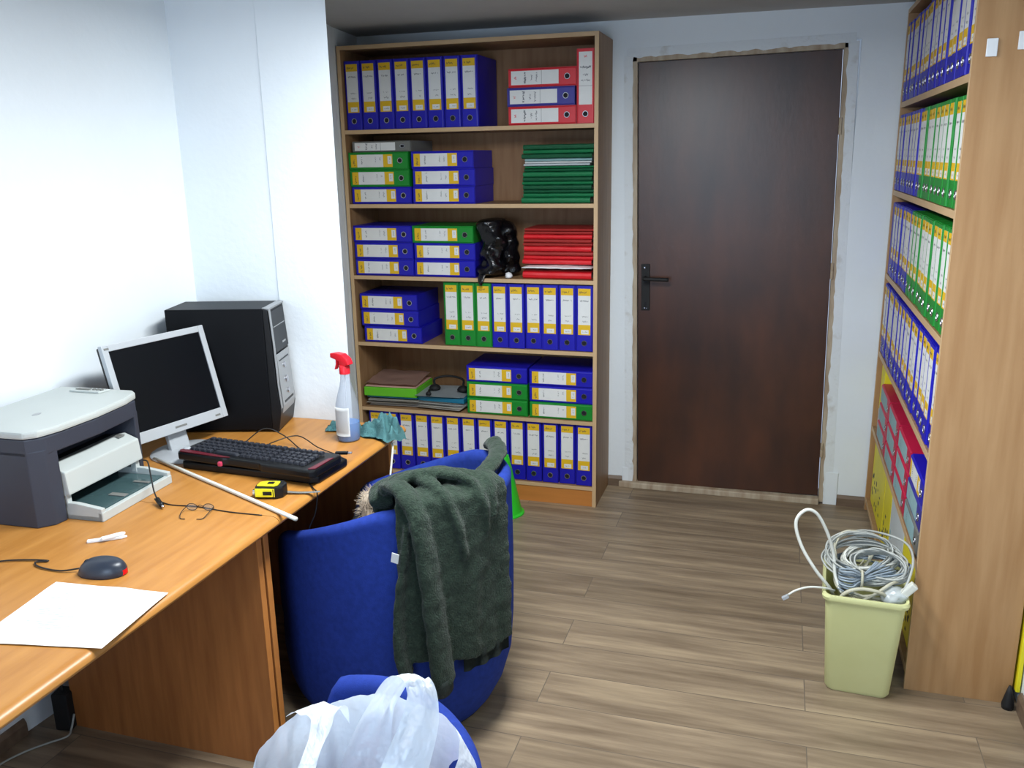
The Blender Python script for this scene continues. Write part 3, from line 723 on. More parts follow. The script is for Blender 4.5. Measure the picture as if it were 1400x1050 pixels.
fd = desk_top('desk', SEAM+0.001, -1.514, 'wooden desk against the pillar with computer tower and monitor', -1.343)
panel(fd, 'end_panel', SEAM+0.006, SEAM+0.028, -1.28); panel(fd, 'end_panel', -1.54, -1.518, -1.28)
bm = NB(); box(bm, (-1.262, SEAM+0.029, 0.25), (-1.246, -1.541, DZ-DT)); obj('modesty_panel', rel(bm, fd), 'deskp', fd)

# ------------------------------------------------------------ computer tower
t = thing('computer_tower', 'black computer tower with silver front standing at the end of the desk', 'computer', (-0.94, -1.684, DZ), R(15))
# local: front face x=0 facing +x, width +y 0..0.18, length toward -x
L_, Wd, H_ = 0.345, 0.175, 0.42
bm = NB(); box(bm, (-L_, 0, 0.008), (-0.022, Wd, H_), 0.003); obj('case', bm, 'steel', t)
bm = NB(); prism(bm, [(-0.022, 0.0), (0.0, 0.004), (0.012, 0.07), (0.004, 0.16), (0.0, 0.30), (-0.006, 0.415), (-0.022, H_)], 0.0, Wd, 'y', 0.003); obj('front_bezel', bm, 'black', t)
bm = NB(); prism(bm, [(-0.024, H_-0.002), (-0.003, H_-0.006), (0.003, 0.30), (0.0065, 0.16), (0.0125, 0.08), (0.0145, 0.082), (0.009, 0.16), (0.0055, 0.30), (-0.001, H_-0.003), (-0.024, H_+0.002)], 0.004, 0.018, 'y')
prism(bm, [(-0.022, H_-0.004), (-0.003, H_-0.006), (-0.001, H_), (-0.022, H_+0.002)], 0.004, Wd-0.004, 'y'); obj('silver_trim', bm, 'silver', t)
bm = NB(); prism(bm, [(0.0045, 0.262), (0.0085, 0.165), (0.0135, 0.085), (0.006, 0.055), (0.009, 0.055), (0.0165, 0.086), (0.0115, 0.165), (0.0068, 0.262)], 0.022, Wd-0.016, 'y', 0.001); obj('lower_panel', bm, 'silver', t)
bm = NB(); prism(bm, [(0.0, 0.27), (-0.006, 0.405), (-0.003, 0.407), (0.0062, 0.27)], 0.022, Wd-0.010, 'y', 0.001); dp = obj('drive_cover', bm, 'screen', t)
bm = NB(); box(bm, (0.0005, 0.03, 0.352), (0.0022, 0.15, 0.3545), 0); box(bm, (0.0035, 0.10, 0.288), (0.0066, 0.135, 0.294), 0); obj('emblem', bm, 'silver', dp)
for y, z, r in ((0.09, 0.165, 0.012), (0.09, 0.125, 0.009), (0.085, 0.215, 0.010)):
    bm = NB(); lathe(bm, [(r, 0.0), (r, 0.003), (r*0.85, 0.0045), (r*0.5, 0.003)], 18, Matrix.Translation((0.0145-(z-0.125)*0.06, y, z)) @ Matrix.Rotation(R(90), 4, 'Y')); obj('button', bm, 'metal', t, smooth=40)
bm = NB(); box(bm, (0.0105, 0.04, 0.092), (0.0165, 0.14, 0.100), 0.001); obj('port_strip', bm, 'black', t)
bm = NB(); box(bm, (0.0085, 0.04, 0.236), (0.0095, 0.14, 0.240), 0.0); obj('groove', bm, 'black', t)

# ------------------------------------------------------------ monitor
t = thing('monitor', 'silver framed flat monitor with black screen behind the printer', 'monitor', (-1.121, -1.94, DZ), 0)
MW, MH = 0.372, 0.309
mt = Matrix.Translation(Vector((-1.120, -1.942, 0.812))-Vector(t.location)) @ Matrix.Rotation(R(90)-0.227, 4, 'Z') @ Matrix.Rotation(-0.258, 4, 'X')
# local: x along width, y = away from viewer, z up
def mbox(bm, a, b, bev=0.0, mi=0): box(bm, a, b, bev, mi, rot=mt)
bm = NB(); bz = 0.020
mbox(bm, (-MW/2, 0, 0), (-MW/2+bz, 0.018, MH), 0.002); mbox(bm, (MW/2-bz, 0, 0), (MW/2, 0.018, MH), 0.002)
mbox(bm, (-MW/2+bz, 0, MH-bz), (MW/2-bz, 0.018, MH), 0.002); mbox(bm, (-MW/2+bz, 0, 0), (MW/2-bz, 0.018, 0.034), 0.002)
obj('screen_frame', bm, 'monsilver', t)
bm = NB(); mbox(bm, (-MW/2+bz-0.002, 0.004, 0.032), (MW/2-bz+0.002, 0.012, MH-bz+0.002)); obj('screen', bm, 'screen', t)
bm = NB(); mbox(bm, (-MW/2+0.004, 0.019, 0.004), (MW/2-0.004, 0.034, MH-0.004), 0.004); mbox(bm, (-0.12, 0.034, 0.06), (0.12, 0.058, 0.24), 0.008); obj('back_shell', bm, 'black', t)
bm = NB(); mbox(bm, (-0.022, -0.0008, 0.013), (0.022, 0, 0.019)); obj('emblem', bm, 'grey', t)
bm = NB(); mbox(bm, (MW/2-0.05, -0.0008, 0.01), (MW/2-0.03, 0, 0.016)); obj('power_button', bm, 'grey', t)
bm = NB(); mbox(bm, (-MW/2+0.006, -0.0008, MH-0.015), (-MW/2+0.022, 0, MH-0.009)); obj('emblem', bm, 'grey', t)
bm = NB(); mbox(bm, (-0.036, 0.030, -0.075), (0.036, 0.046, 0.10), 0.005); obj('stand_neck', bm, 'monsilver', t)
bp_ = mt @ Vector((0, 0.03, -0.07)); bp_.z = 0
bm = NB(); lathe(bm, [(0.112, 0.0), (0.112, 0.004), (0.104, 0.009), (0.05, 0.014), (0.0, 0.016)], 40, Matrix.Translation((bp_.x+0.02, bp_.y, 0.0005))); obj('stand_base', bm, 'monsilver', t, smooth=40)

# ------------------------------------------------------------ printer
t = thing('printer', 'grey and dark blue multifunction printer on the near desk', 'printer', (-1.085, -2.335, DZ+0.0005), R(2.5))
PW, PD, PH = 0.205, 0.275, 0.252
def side(y0, y1, ch):
    bm = NB()
    pts = [(-PD+0.02, y0), (-0.03, y0), (0.0, y0+ch*0.03) if ch > 0 else (0.0, y0), (0.004, y1), (-PD+0.02, y1)] if ch > 0 else [(-PD+0.02, y0), (0.004, y0), (0.0, y1-0.03), (-0.03, y1), (-PD+0.02, y1)]
    prism(bm, pts, 0, 0.20, 'z', 0.003); return bm
obj('side_cover', side(-PW, -PW+0.065, 1), 'prdark', t); obj('side_cover', side(PW-0.05, PW, -1), 'prdark', t)
bm = NB(); box(bm, (-PD+0.02, -PW+0.065, 0), (-0.10, PW-0.05, 0.16), 0.003); obj('rear_body', bm, 'prdark', t)
bm = NB(); prism(bm, [(-PD, -PW), (-0.03, -PW), (0.002, -PW+0.035), (0.014, 0), (0.002, PW-0.035), (-0.03, PW), (-PD, PW)], 0.186, 0.232, 'z', 0.004); obj('scanner_base', bm, 'prdark', t)
bm = NB(); lid = [(-PD, -PW-0.002), (-0.032, -PW-0.002), (-0.006, -PW+0.02), (0.010, -PW+0.08), (0.018, 0), (0.010, PW-0.08), (-0.006, PW-0.02), (-0.032, PW+0.002), (-PD, PW+0.002)]
prism(bm, lid, 0.233, PH, 'z', 0.006); ld = obj('scanner_lid', bm, 'prlight', t)
bm = NB(); prism(bm, [(-0.20, PW-0.052), (-0.10, PW-0.055), (-0.088, PW-0.02), (-0.20, PW-0.016)], PH, PH+0.006, 'z', 0.002)
cp = obj('control_panel', bm, 'prlight', t)
bm = NB(); box(bm, (-0.185, PW-0.044, PH+0.006), (-0.14, PW-0.03, PH+0.009), 0.001); obj('display', bm, 'grey', cp)
for k in range(3):
    bm = NB(); lathe(bm, [(0.005, 0), (0.005, 0.003), (0.003, 0.004)], 10, Matrix.Translation((-0.128+0.013*k, PW-0.037, PH+0.006))); obj('button', bm, 'grey', cp)
bm = NB(); lathe(bm, [(0.014, 0), (0.014, 0.0006), (0.0, 0.0007)], 20, Matrix.Translation((-0.12, -0.06, PH)) @ Matrix.Diagonal((0.6, 1, 1, 1))); obj('emblem', bm, 'silver', ld)
bm = NB(); box(bm, (-0.10, -PW+0.066, 0.095), (-0.072, PW-0.051, 0.132), 0.002); obj('output_tray', bm, 'black', t)
bm = NB(); prism(bm, [(-0.07, 0.134), (-0.03, 0.142), (0.012, 0.126), (0.018, 0.066), (0.0, 0.061), (-0.07, 0.061)], -PW+0.068, PW-0.053, 'y', 0.004); fc = obj('front_door', bm, 'prlight', t)
bm = NB(); box(bm, (-0.035, PW-0.10, 0.140), (-0.014, PW-0.075, 0.1435), 0.001); obj('latch', bm, 'grey', fc)
bm = NB(); y0, y1 = -PW+0.07, PW-0.055
box(bm, (-0.10, y0, 0.0), (0.105, y1, 0.014), 0.002)
prism(bm, [(-0.06, 0.0), (0.105, 0.0), (0.105, 0.034), (0.03, 0.044), (-0.06, 0.044)], y0, y0+0.014, 'y', 0.002)
prism(bm, [(-0.06, 0.0), (0.105, 0.0), (0.105, 0.034), (0.03, 0.044), (-0.06, 0.044)], y1-0.014, y1, 'y', 0.002)
box(bm, (0.093, y0, 0.0), (0.107, y1, 0.024), 0.002); tr = obj('paper_tray', bm, 'prlight', t)
for yy in (y0, y1-0.016):
    bm = NB(); box(bm, (-0.012, yy, 0.03), (0.006, yy+0.016, 0.085), 0.002); obj('tray_bracket', bm, 'prlight', t)
bm = NB(); box(bm, (-0.09, y0+0.015, 0.0145), (0.092, y1-0.015, 0.026), 0.001); obj('tray_cover', bm, 'prtray', tr)
bm = NB(); box(bm, (0.04, -0.03, 0.0262), (0.09, -0.012, 0.029), 0.001); box(bm, (0.04, 0.07, 0.0262), (0.09, 0.08, 0.029), 0.001); box(bm, (-0.06, y0+0.02, 0.0262), (0.09, y0+0.024, 0.0268), 0); obj('paper_guide', bm, 'grey', tr)

# ------------------------------------------------------------ keyboards
kb = thing('keyboard', 'black keyboard lying underneath the red-edged keyboard', 'keyboard', (-0.80, -1.985, DZ+0.0005), R(-3))
bm = NB(); prism(bm, [(-0.235, -0.085), (-0.225, -0.098), (0.215, -0.098), (0.236, -0.085), (0.236, 0.07), (0.20, 0.088), (-0.22, 0.088), (-0.235, 0.075)], 0, 0.022, 'z', 0.005); obj('keyboard_body', bm, 'black', kb)
bm = NB(); box(bm, (-0.21, -0.05, 0.0225), (0.20, 0.07, 0.026), 0.001); obj('key_bed', bm, 'blackm', kb)
kb = thing('keyboard', 'black gaming keyboard with dark red edges resting on the other keyboard', 'keyboard', (-0.80, -2.015, DZ+0.0275), R(-6))
def trap(a): return a
bm = NB(); prism(bm, [(-0.245, -0.07), (-0.235, -0.082), (-0.07, -0.082), (-0.055, -0.075), (0.055, -0.075), (0.07, -0.084), (0.235, -0.084), (0.247, -0.07), (0.243, 0.06), (0.23, 0.072), (-0.23, 0.072), (-0.243, 0.06)], 0, 0.024, 'z', 0.006); kbb = obj('keyboard_body', bm, 'black', kb)
bm = NB(); prism(bm, [(-0.24, -0.068), (-0.23, -0.078), (-0.08, -0.078), (-0.05, -0.070), (-0.235, -0.056)], 0.024, 0.027, 'z', 0.001); obj('red_edge', bm, 'dred', kb)
bm = NB(); prism(bm, [(0.225, -0.075), (0.243, -0.065), (0.239, 0.03), (0.228, 0.02)], 0.024, 0.027, 'z', 0.001); obj('red_edge', bm, 'dred', kb)
bm = NB(); box(bm, (-0.083, -0.090, 0.0), (-0.07, -0.078, 0.014), 0.004); obj('red_tab', bm, 'pinkp', kb)
bm = NB(); lathe(bm, [(0.011, 0), (0.011, 0.003), (0.009, 0.005)], 14, Matrix.Translation((-0.228, -0.05, 0.025))); obj('silver_knob', bm, 'monsilver', kb, smooth=40)
bm = NB(); tmp = bmesh.new(); bmesh.ops.create_cube(tmp, size=1, matrix=Matrix.Translation((0, 0, 0.004)) @ Matrix.Diagonal((0.0175, 0.0165, 0.008, 1)))
for v in tmp.verts:
    if v.co.z > 0.004: v.co.x *= 0.78; v.co.y *= 0.78
bmesh.ops.bevel(tmp, geom=tmp.edges[:], offset=0.001, segments=1, affect='EDGES'); merge(bm, tmp); KEY = mk_mesh('key', bm, ['key'])
for r in range(5):
    x = -0.215
    for c in range(20):
        if c in (14, 18) and False: continue
        gap = 0.006 if c == 14 else 0
        x += gap
        if r == 0 and 4 <= c <= 8:
            if c == 6:
                k = mo('key', KEY, kb); k.location = (x+0.009, -0.046, 0.0235); k.scale = (5.2, 1, 1)
            x += 0.0205; continue
        k = mo('key', KEY, kb); k.location = (x+0.009, -0.046+r*0.0195+(0.008 if r == 4 else 0), 0.0235+0.001*r); x += 0.0205
def wire(name, label, pts, r, m, cat='cable', k=8, group=None, n=8):
    bm = NB(); tube(bm, pts, r, n, k); o = obj(name, bm, m, smooth=True); return tag(o, label, cat, group)
z = DZ+0.003
wire('cable', 'thin black cable looping on the desk between keyboard and computer tower', [(-0.84, -1.925, DZ+0.035), (-0.85, -1.86, DZ+0.03), (-0.80, -1.80, DZ+0.035), (-0.72, -1.82, DZ+0.01), (-0.66, -1.84, z), (-0.62, -1.86, z), (-0.615, -1.90, z), (-0.63, -1.905, z)], 0.0019, 'cablek')
wire('cable', 'thin black cable arched in front of the computer tower', [(-0.96, -1.90, DZ+0.012), (-0.97, -1.84, DZ+0.012), (-0.92, -1.80, DZ+0.05), (-0.86, -1.79, DZ+0.03), (-0.80, -1.81, z), (-0.755, -1.85, z), (-0.74, -1.885, z)], 0.0019, 'cablek')
t = thing('usb_plug', 'small black plug lying on the desk edge right of the keyboards', 'plug', (-0.578, -1.905, DZ+0.0275), R(15))
bm = NB(); box(bm, (-0.03, -0.007, 0), (0.008, 0.007, 0.008), 0.002); obj('plug_body', bm, 'black', t)
bm = NB(); box(bm, (0.0085, -0.005, 0.002), (0.02, 0.005, 0.006), 0.0005); obj('plug_tip', bm, 'metal', t)

# ------------------------------------------------------------ small things on the desks
wire('plastic_rod', 'long thin white plastic rod lying across the desk seam', [(-1.165, -2.03, DZ+0.006), (-0.83, -2.18, DZ+0.006), (-0.495, -2.335, DZ+0.0062)], 0.0055, 'cablew', 'rod', 2)
t = thing('tape_measure', 'yellow and black tape measure near the desk front edge', 'tape measure', (-0.652, -2.195, DZ+0.0005), R(14))
bm = NB(); prism(bm, [(-0.038, -0.026), (0.020, -0.030), (0.038, -0.018), (0.042, 0.010), (0.026, 0.032), (-0.010, 0.034), (-0.034, 0.018), (-0.040, 0.0)], 0, 0.034, 'z', 0.006); obj('case', bm, 'black', t)
bm = NB(); prism(bm, [(-0.032, -0.021), (0.016, -0.024), (0.024, -0.014), (0.024, 0.010), (-0.012, 0.012), (-0.030, 0.004)], 0.034, 0.038, 'z', 0.0015)
box(bm, (-0.036, -0.0295, 0.006), (0.018, -0.026, 0.030), 0.001); yc = obj('yellow_face', bm, 'tapeyellow', t)
bm = NB(); box(bm, (-0.006, -0.014, 0.038), (0.012, 0.002, 0.0395), 0.0005); box(bm, (-0.014, -0.0305, 0.012), (0.010, -0.0295, 0.022), 0.0); obj('printed_mark', bm, 'black', yc)
bm = NB(); box(bm, (-0.046, -0.020, 0.008), (-0.040, -0.004, 0.022), 0.001); obj('tape_hook', bm, 'metal', t)
bm = NB(); tube(bm, [(0.036, 0.012, 0.006), (0.07, 0.012, 0.004), (0.10, 0.016, 0.003), (0.128, 0.022, 0.003)], 0.006, 8, flat=0.25, up=(0, 0, 1)); obj('wrist_strap', bm, 'grey', t, smooth=True)
wire('cable', 'thin dark cable hanging over the desk edge beside the tape measure', [(-0.60, -2.09, z), (-0.560, -2.13, z), (-0.545, -2.14, DZ-0.005), (-0.552, -2.145, DZ-0.06), (-0.575, -2.15, DZ-0.12), (-0.56, -2.15, DZ-0.19), (-0.53, -2.15, DZ-0.23)], 0.002, 'cablek')
GLS = t = thing('eyeglasses', 'thin wire rimmed glasses lying upside down near the desk seam', 'glasses', (-0.775, -2.345, DZ+0.0005), R(12))
for s in (-1, 1):
    bm = NB(); tube(bm, [(s*0.029+0.018*math.cos(a), 0.010, 0.012+0.011*math.sin(a)) for a in [2*PI*k/12 for k in range(12)]], 0.0011, 6, 2, True); obj('lens_rim', bm, 'blackm', t, smooth=True)
    bm = NB(); tube(bm, [(s*0.047, 0.010, 0.014), (s*0.047, -0.03, 0.010), (s*0.038, -0.055, 0.002), (s*0.02, -0.06, 0.002)], 0.0013, 6); obj('temple', bm, 'blackm', t, smooth=True)
    bm = NB(); lathe(bm, [(0.017, 0), (0.017, 0.0008)], 16, Matrix.Translation((s*0.029, 0.0102, 0.012)) @ Matrix.Diagonal((1, 1, 0.62, 1)) @ Matrix.Rotation(R(90), 4, 'X')); obj('lens', bm, 'glass', t)
bm = NB(); tube(bm, [(-0.011, 0.010, 0.014), (0, 0.010, 0.018), (0.011, 0.010, 0.014)], 0.0012, 6); obj('bridge', bm, 'blackm', t, smooth=True); GLS.scale = (0.78, 0.85, 0.85)
wire('cable', 'thin brown cord lying along the seam between the two desks', [(-0.95, -2.30, z-.001), (-0.88, -2.325, z-.001), (-0.80, -2.318, z-.001), (-0.70, -2.328, z-.001), (-0.60, -2.326, z-.001)], 0.0015, 'cablek')
t = thing('cable', 'short black audio cable hanging from the printer tray with plug end', 'cable', (0, 0, 0))
bm = NB(); tube(bm, [(-1.02, -2.245, DZ+0.088), (-1.0, -2.25, DZ+0.085), (-0.965, -2.285, DZ+0.055), (-0.94, -2.31, DZ+0.03), (-0.915, -2.33, DZ+0.014)], 0.002, 8); obj('cord', bm, 'cablek', t, smooth=True)
bm = NB(); tube(bm, [(-0.917, -2.328, DZ+0.015), (-0.90, -2.34, DZ+0.010), (-0.888, -2.348, DZ+0.009)], 0.0065, 10); obj('plug', bm, 'black', t, smooth=True)
bm = NB(); tube(bm, [(-0.888, -2.348, DZ+0.009), (-0.878, -2.355, DZ+0.008)], 0.0035, 8, 2); obj('plug_tip', bm, 'metal', t, smooth=True)
for k, (x, y, a) in enumerate(((-0.885, -2.552, R(35)), (-0.872, -2.545, R(55)))):
    bm = NB(); L2 = 0.045 if k == 0 else 0.028
    prism(bm, [(-L2, -0.006), (L2*0.7, -0.007), (L2, 0), (L2*0.7, 0.007), (-L2, 0.006)], 0, 0.006, 'z', 0.0015)
    o = obj('label_stick', bm, 'white', loc=(x, y, DZ+0.0005+0.0065*k), rot=(0, 0, a)); tag(o, ['longer white plastic stick lying on the desk near the mouse', 'shorter white plastic piece lying across the longer white stick'][k], 'stick')
# mouse
t = thing('computer_mouse', 'dark grey wired mouse with red glowing tail on the near desk', 'mouse', (-0.768, -2.70, DZ+0.0005), R(8))
bm = NB(); rows = []
nU, nV = 20, 24
for i in range(nU+1):
    ph = PI/2*i/nU; row = []
    for j in range(nV):
        th = 2*PI*j/nV; cx, cy = math.cos(th), math.sin(th)
        ex = 0.056*(abs(cx)**0.85)*(1 if cx > 0 else -1); ey = 0.031*(abs(cy)**0.8)*(1 if cy > 0 else -1)*(1-0.10*math.cos(th*2))
        q = math.cos(ph)**0.6
        row.append((ex*q+0.006*math.sin(ph), ey*q, 0.036*math.sin(ph)*(1+0.0*cx)))
    rows.append(row)
grid(bm, rows[:-1], closed_u=True, cap=True); ms = obj('mouse_body', bm, 'mouse', t, smooth=True)
bm = NB(); rows = []
for i in range(9):
    a = R(-62+124*i/8); rows.append([(0.0565*math.cos(a)+0.001, 0.0325*math.sin(a), zz) for zz in (0.002, 0.012)])
    rows[-1] = [(rows[-1][0][0], rows[-1][0][1], 0.002), (rows[-1][1][0]*0.985, rows[-1][1][1]*0.985, 0.013)]
grid(bm, rows); bmesh.ops.solidify(bm, geom=bm.faces[:], thickness=0.0015); obj('tail_light', bm, 'redglow', t)
bm = NB(); lathe(bm, [(0.008, -0.004), (0.009, 0), (0.008, 0.004)], 14, Matrix.Translation((-0.034, 0, 0.022)) @ Matrix.Rotation(R(90), 4, 'X')); obj('scroll_wheel', bm, 'blackm', t, smooth=40)
bm = NB(); tube(bm, [(-0.054, 0, 0.008), (-0.10, -0.008, 0.003), (-0.16, 0.004, 0.003), (-0.185, 0.025, 0.003), (-0.16, 0.035, 0.003), (-0.20, 0.035, 0.003), (-0.27, 0.02, 0.003), (-0.33, -0.03, 0.003), (-0.37, -0.09, 0.003)], 0.002, 8); obj('mouse_cord', bm, 'cablek', t, smooth=True)
# paper sheet
t = thing('paper_sheet', 'white sheet of paper lying on the desk front edge near the mouse', 'paper', (0, 0, 0))
P1, P2, P3, P4 = Vector((-0.834, -2.766)), Vector((-0.561, -2.744)), Vector((-0.540, -2.962)), Vector((-0.80, -3.01))
bm = NB(); rows = []
for i in range(17):
    row = []
    for j in range(17):
        u, v = i/16, j/16; p = P1.lerp(P2, u).lerp(P4.lerp(P3, u), v)
        row.append((p.x, p.y, DZ+0.0026+0.0030*max(0, nz(u*2.5, v*2.5, 4))+0.004*(max(0, 0.15-u*0.5) if v > 0.7 else 0)*0.5))
    rows.append(row)
grid(bm, rows); obj('sheet', bm, 'sheet', t, smooth=True)
M['faint'] = mat('faint_print', (150, 166, 178), 0.8)
bm = NB(); random.seed(4)
for i in range(13):
    v = 0.18+0.05*i; u0 = random.uniform(0.12, 0.4); u1 = u0+random.uniform(0.08, 0.35)
    a = P1.lerp(P2, u0).lerp(P4.lerp(P3, u0), v); b = P1.lerp(P2, u1).lerp(P4.lerp(P3, u1), v); d = Vector((0.0, 0.0022))
    bm.faces.new([bm.verts.new((q.x, q.y, DZ+0.0066)) for q in (a, b, b+d, a+d)])
    
obj('printed_lines', bm, 'faint', t)

# spray bottle
t = thing('spray_bottle', 'clear spray bottle with red trigger and blue cleaning liquid', 'bottle', (-0.672, -1.700, DZ+0.0006), R(160))
pr = [(0.0, 0.0), (0.032, 0.0), (0.037, 0.006), (0.038, 0.05), (0.0385, 0.10), (0.036, 0.125), (0.028, 0.155), (0.020, 0.180), (0.016, 0.20), (0.0145, 0.225), (0.014, 0.232)]
bm = NB(); lathe(bm, pr, 28, cap=False); obj('bottle_body', bm, 'clearpl', t, smooth=60)
bm = NB(); lathe(bm, [(0.0, 0.003), (0.033, 0.003), (0.0355, 0.008), (0.0365, 0.05), (0.0367, 0.062), (0.0, 0.0625)], 28, cap=False); obj('cleaning_liquid', bm, 'bluewater', t, smooth=50)
bm = NB(); rows = []
for i in range(9):
    zz = 0.022+0.095*i/8; rows.append([(0.0392*math.cos(a), 0.0392*math.sin(a), zz) for a in [R(55)+R(90)*k/10 for k in range(11)]])
grid(bm, rows); bmesh.ops.solidify(bm, geom=bm.faces[:], thickness=0.0004)
lb = obj('bottle_label', bm, 'label', t, smooth=True)
bm = NB(); lathe(bm, [(0.017, 0.222), (0.0175, 0.245), (0.014, 0.250)], 20); obj('screw_collar', bm, 'redp', t, smooth=40)
bm = NB(); prism(bm, [(-0.030, 0.256), (-0.022, 0.273), (0.0, 0.286), (0.030, 0.288), (0.052, 0.284), (0.052, 0.270), (0.030, 0.266), (0.014, 0.262), (0.012, 0.248), (-0.012, 0.248)], -0.012, 0.012, 'y', 0.003); obj('trigger_head', bm, 'redp', t, smooth=30)
bm = NB(); prism(bm, [(0.022, 0.266), (0.034, 0.266), (0.034, 0.25), (0.042, 0.23), (0.036, 0.232), (0.027, 0.248)], -0.006, 0.006, 'y', 0.002); obj('trigger', bm, 'redp', t)
bm = NB(); tube(bm, [(0, 0, 0.24), (0.002, 0, 0.12), (0.008, 0, 0.01)], 0.002, 6); obj('dip_tube', bm, 'white', t, smooth=True)

# teal cloth round the bottle
def cloth(cx, cy, w, d, amp, seed, zb, rz=0, edge_drop=None):
    bm = NB(); rows = []; n = 46
    for i in range(n+1):
        row = []
        for j in range(n+1):
            u, v = i/n-0.5, j/n-0.5
            x = u*w*(1+0.15*nz(v*4, seed)); y = v*d*(1+0.2*nz(u*5, seed+2))
            h = amp*(max(0, 0.30+0.9*nz(u*5+v*2.5, v*4-u*1.5, seed))+0.16*nz(u*13+v*6, v*8, seed+3))*min(1, 5.5*(0.51-max(abs(u), abs(v))))
            h = max(h, 0.002)
            X = cx+x*math.cos(rz)-y*math.sin(rz); Y = cy+x*math.sin(rz)+y*math.cos(rz)
            Z = zb+h
            if edge_drop and X > edge_drop: e = X-edge_drop; Z = zb+h*0.5-e*0.9; X = edge_drop+e*0.45
            row.append((X, Y, Z))
        rows.append(row)
    grid(bm, rows); bmesh.ops.solidify(bm, geom=bm.faces[:], thickness=-0.0022); return bm
o = obj('cleaning_cloth', cloth(-0.615, -1.600, 0.18, 0.14, 0.09, 3.3, DZ+0.0028, R(-18), DX+0.002), 'towel', smooth=True); tag(o, 'crumpled teal cleaning cloth beside the spray bottle at the desk corner', 'cloth')
o = obj('cleaning_cloth', cloth(-0.752, -1.60, 0.10, 0.07, 0.035, 8.1, DZ+0.0028, R(20)), 'towel', smooth=True); tag(o, 'small dark teal rag left of the spray bottle against the pillar', 'cloth')

# ------------------------------------------------------------ tub chairs
def tub_chair(name, label, cx, cy, head, Rr=0.312, el=1.36, cut=136):
    t = thing(name, label, 'chair', (cx, cy, 0), head, 'blue tub chairs')
    def rim(ph):      # ph = angle from the back, -pi..pi
        a = abs(ph); x = Rr*math.cos(a)*(el if math.cos(a) < 0 else 1)
        h = 0.748-0.36*max(0, 0.13-x) if x < 0.09 else 0.748-0.0144*(1-max(0, min(1, (x-0.09)/0.08)))
        q = min(1, max(0, (a-R(cut))/R(14 if el > 1 else 30))); q = q*q*(3-2*q)
        return h*(1-q)+0.36*q
    bm = NB(); n = 120; rows = []
    for i in range(n):
        ph = -PI+2*PI*i/n; H = rim(ph); cs, sn = math.cos(ph), math.sin(ph)
        flare = [(0.228, 0.025), (0.247, 0.05), (0.278, 0.11), (0.301, 0.19), (0.309, 0.30)]
        row = []
        pts = [(r, z) for r, z in flare]
        top = max(H-0.03, 0.33)
        m = 6
        for k in range(m+1): 
            z = 0.30+(top-0.30)*k/m
            if k: pts.append((Rr-0.003+0.003*math.sin(PI*k/m), z))
        w = 0.026
        for k in range(1, 8):
            a = PI*k/8; pts.append((Rr-w+w*math.cos(a), top+(H-top)*math.sin(a)))
        for k in range(m+1):
            z = top+(0.40-top)*k/m if top > 0.42 else top-0.002*k
            pts.append((Rr-2*w-0.004*math.sin(PI*k/m), z))
        pts.append((0.20, min(top, 0.40)-0.012)); pts.append((0.0, 0.34))
        sx = el if cs < 0 else 1
        wd = [0.062, 0.052, 0.032, 0.012, 0]; q_ = max(0, -cs)
        pts = [((r+wd[k]*q_ if k < 5 else r), z) for k, (r, z) in enumerate(pts)]
        rows.append([(r*cs*sx, r*sn, z) for r, z in pts])
    vs = grid(bm, rows, closed_v=True)
    bmesh.ops.remove_doubles(bm, verts=bm.verts[:], dist=0.0004)
    o = obj('shell', bm, 'chair', t, smooth=True)
    bm = NB(); rows = []
    for r, z in ((0.0, 0.36), (0.20, 0.36), (0.238, 0.375), (0.246, 0.40), (0.240, 0.432), (0.21, 0.450), (0.12, 0.458), (0.0, 0.460)):
        rows.append([(r*math.cos(a)*(el if math.cos(a) < 0 else 1)-0.006, r*math.sin(a), z) for a in [2*PI*k/48 for k in range(48)]])
    grid(bm, rows, closed_u=True); bmesh.ops.remove_doubles(bm, verts=bm.verts[:], dist=0.0004); obj('seat_cushion', bm, 'chair', t, smooth=True)
    for k in range(4):
        a = PI/4+PI/2*k; bm = NB(); lathe(bm, [(0.018, 0), (0.022, 0.004), (0.024, 0.04)], 14, Matrix.Translation((0.15*math.cos(a), 0.15*math.sin(a), 0))); obj('foot', bm, 'blackm', t, smooth=40)
    bm = NB(); lathe(bm, [(0.222, 0.016), (0.227, 0.026), (0.0, 0.03)], 40); obj('base_plate', bm, 'blackm', t)
    return t
CH = (-0.372, -1.935)
tub_chair('tub_chair', 'blue upholstered tub chair with a green knit jacket hung over it', CH[0], CH[1], R(-8))
tub_chair('tub_chair', 'blue upholstered tub chair nearest the camera holding a white carrier bag', -0.035, -3.205, R(22), 0.318, 1.0, 74)

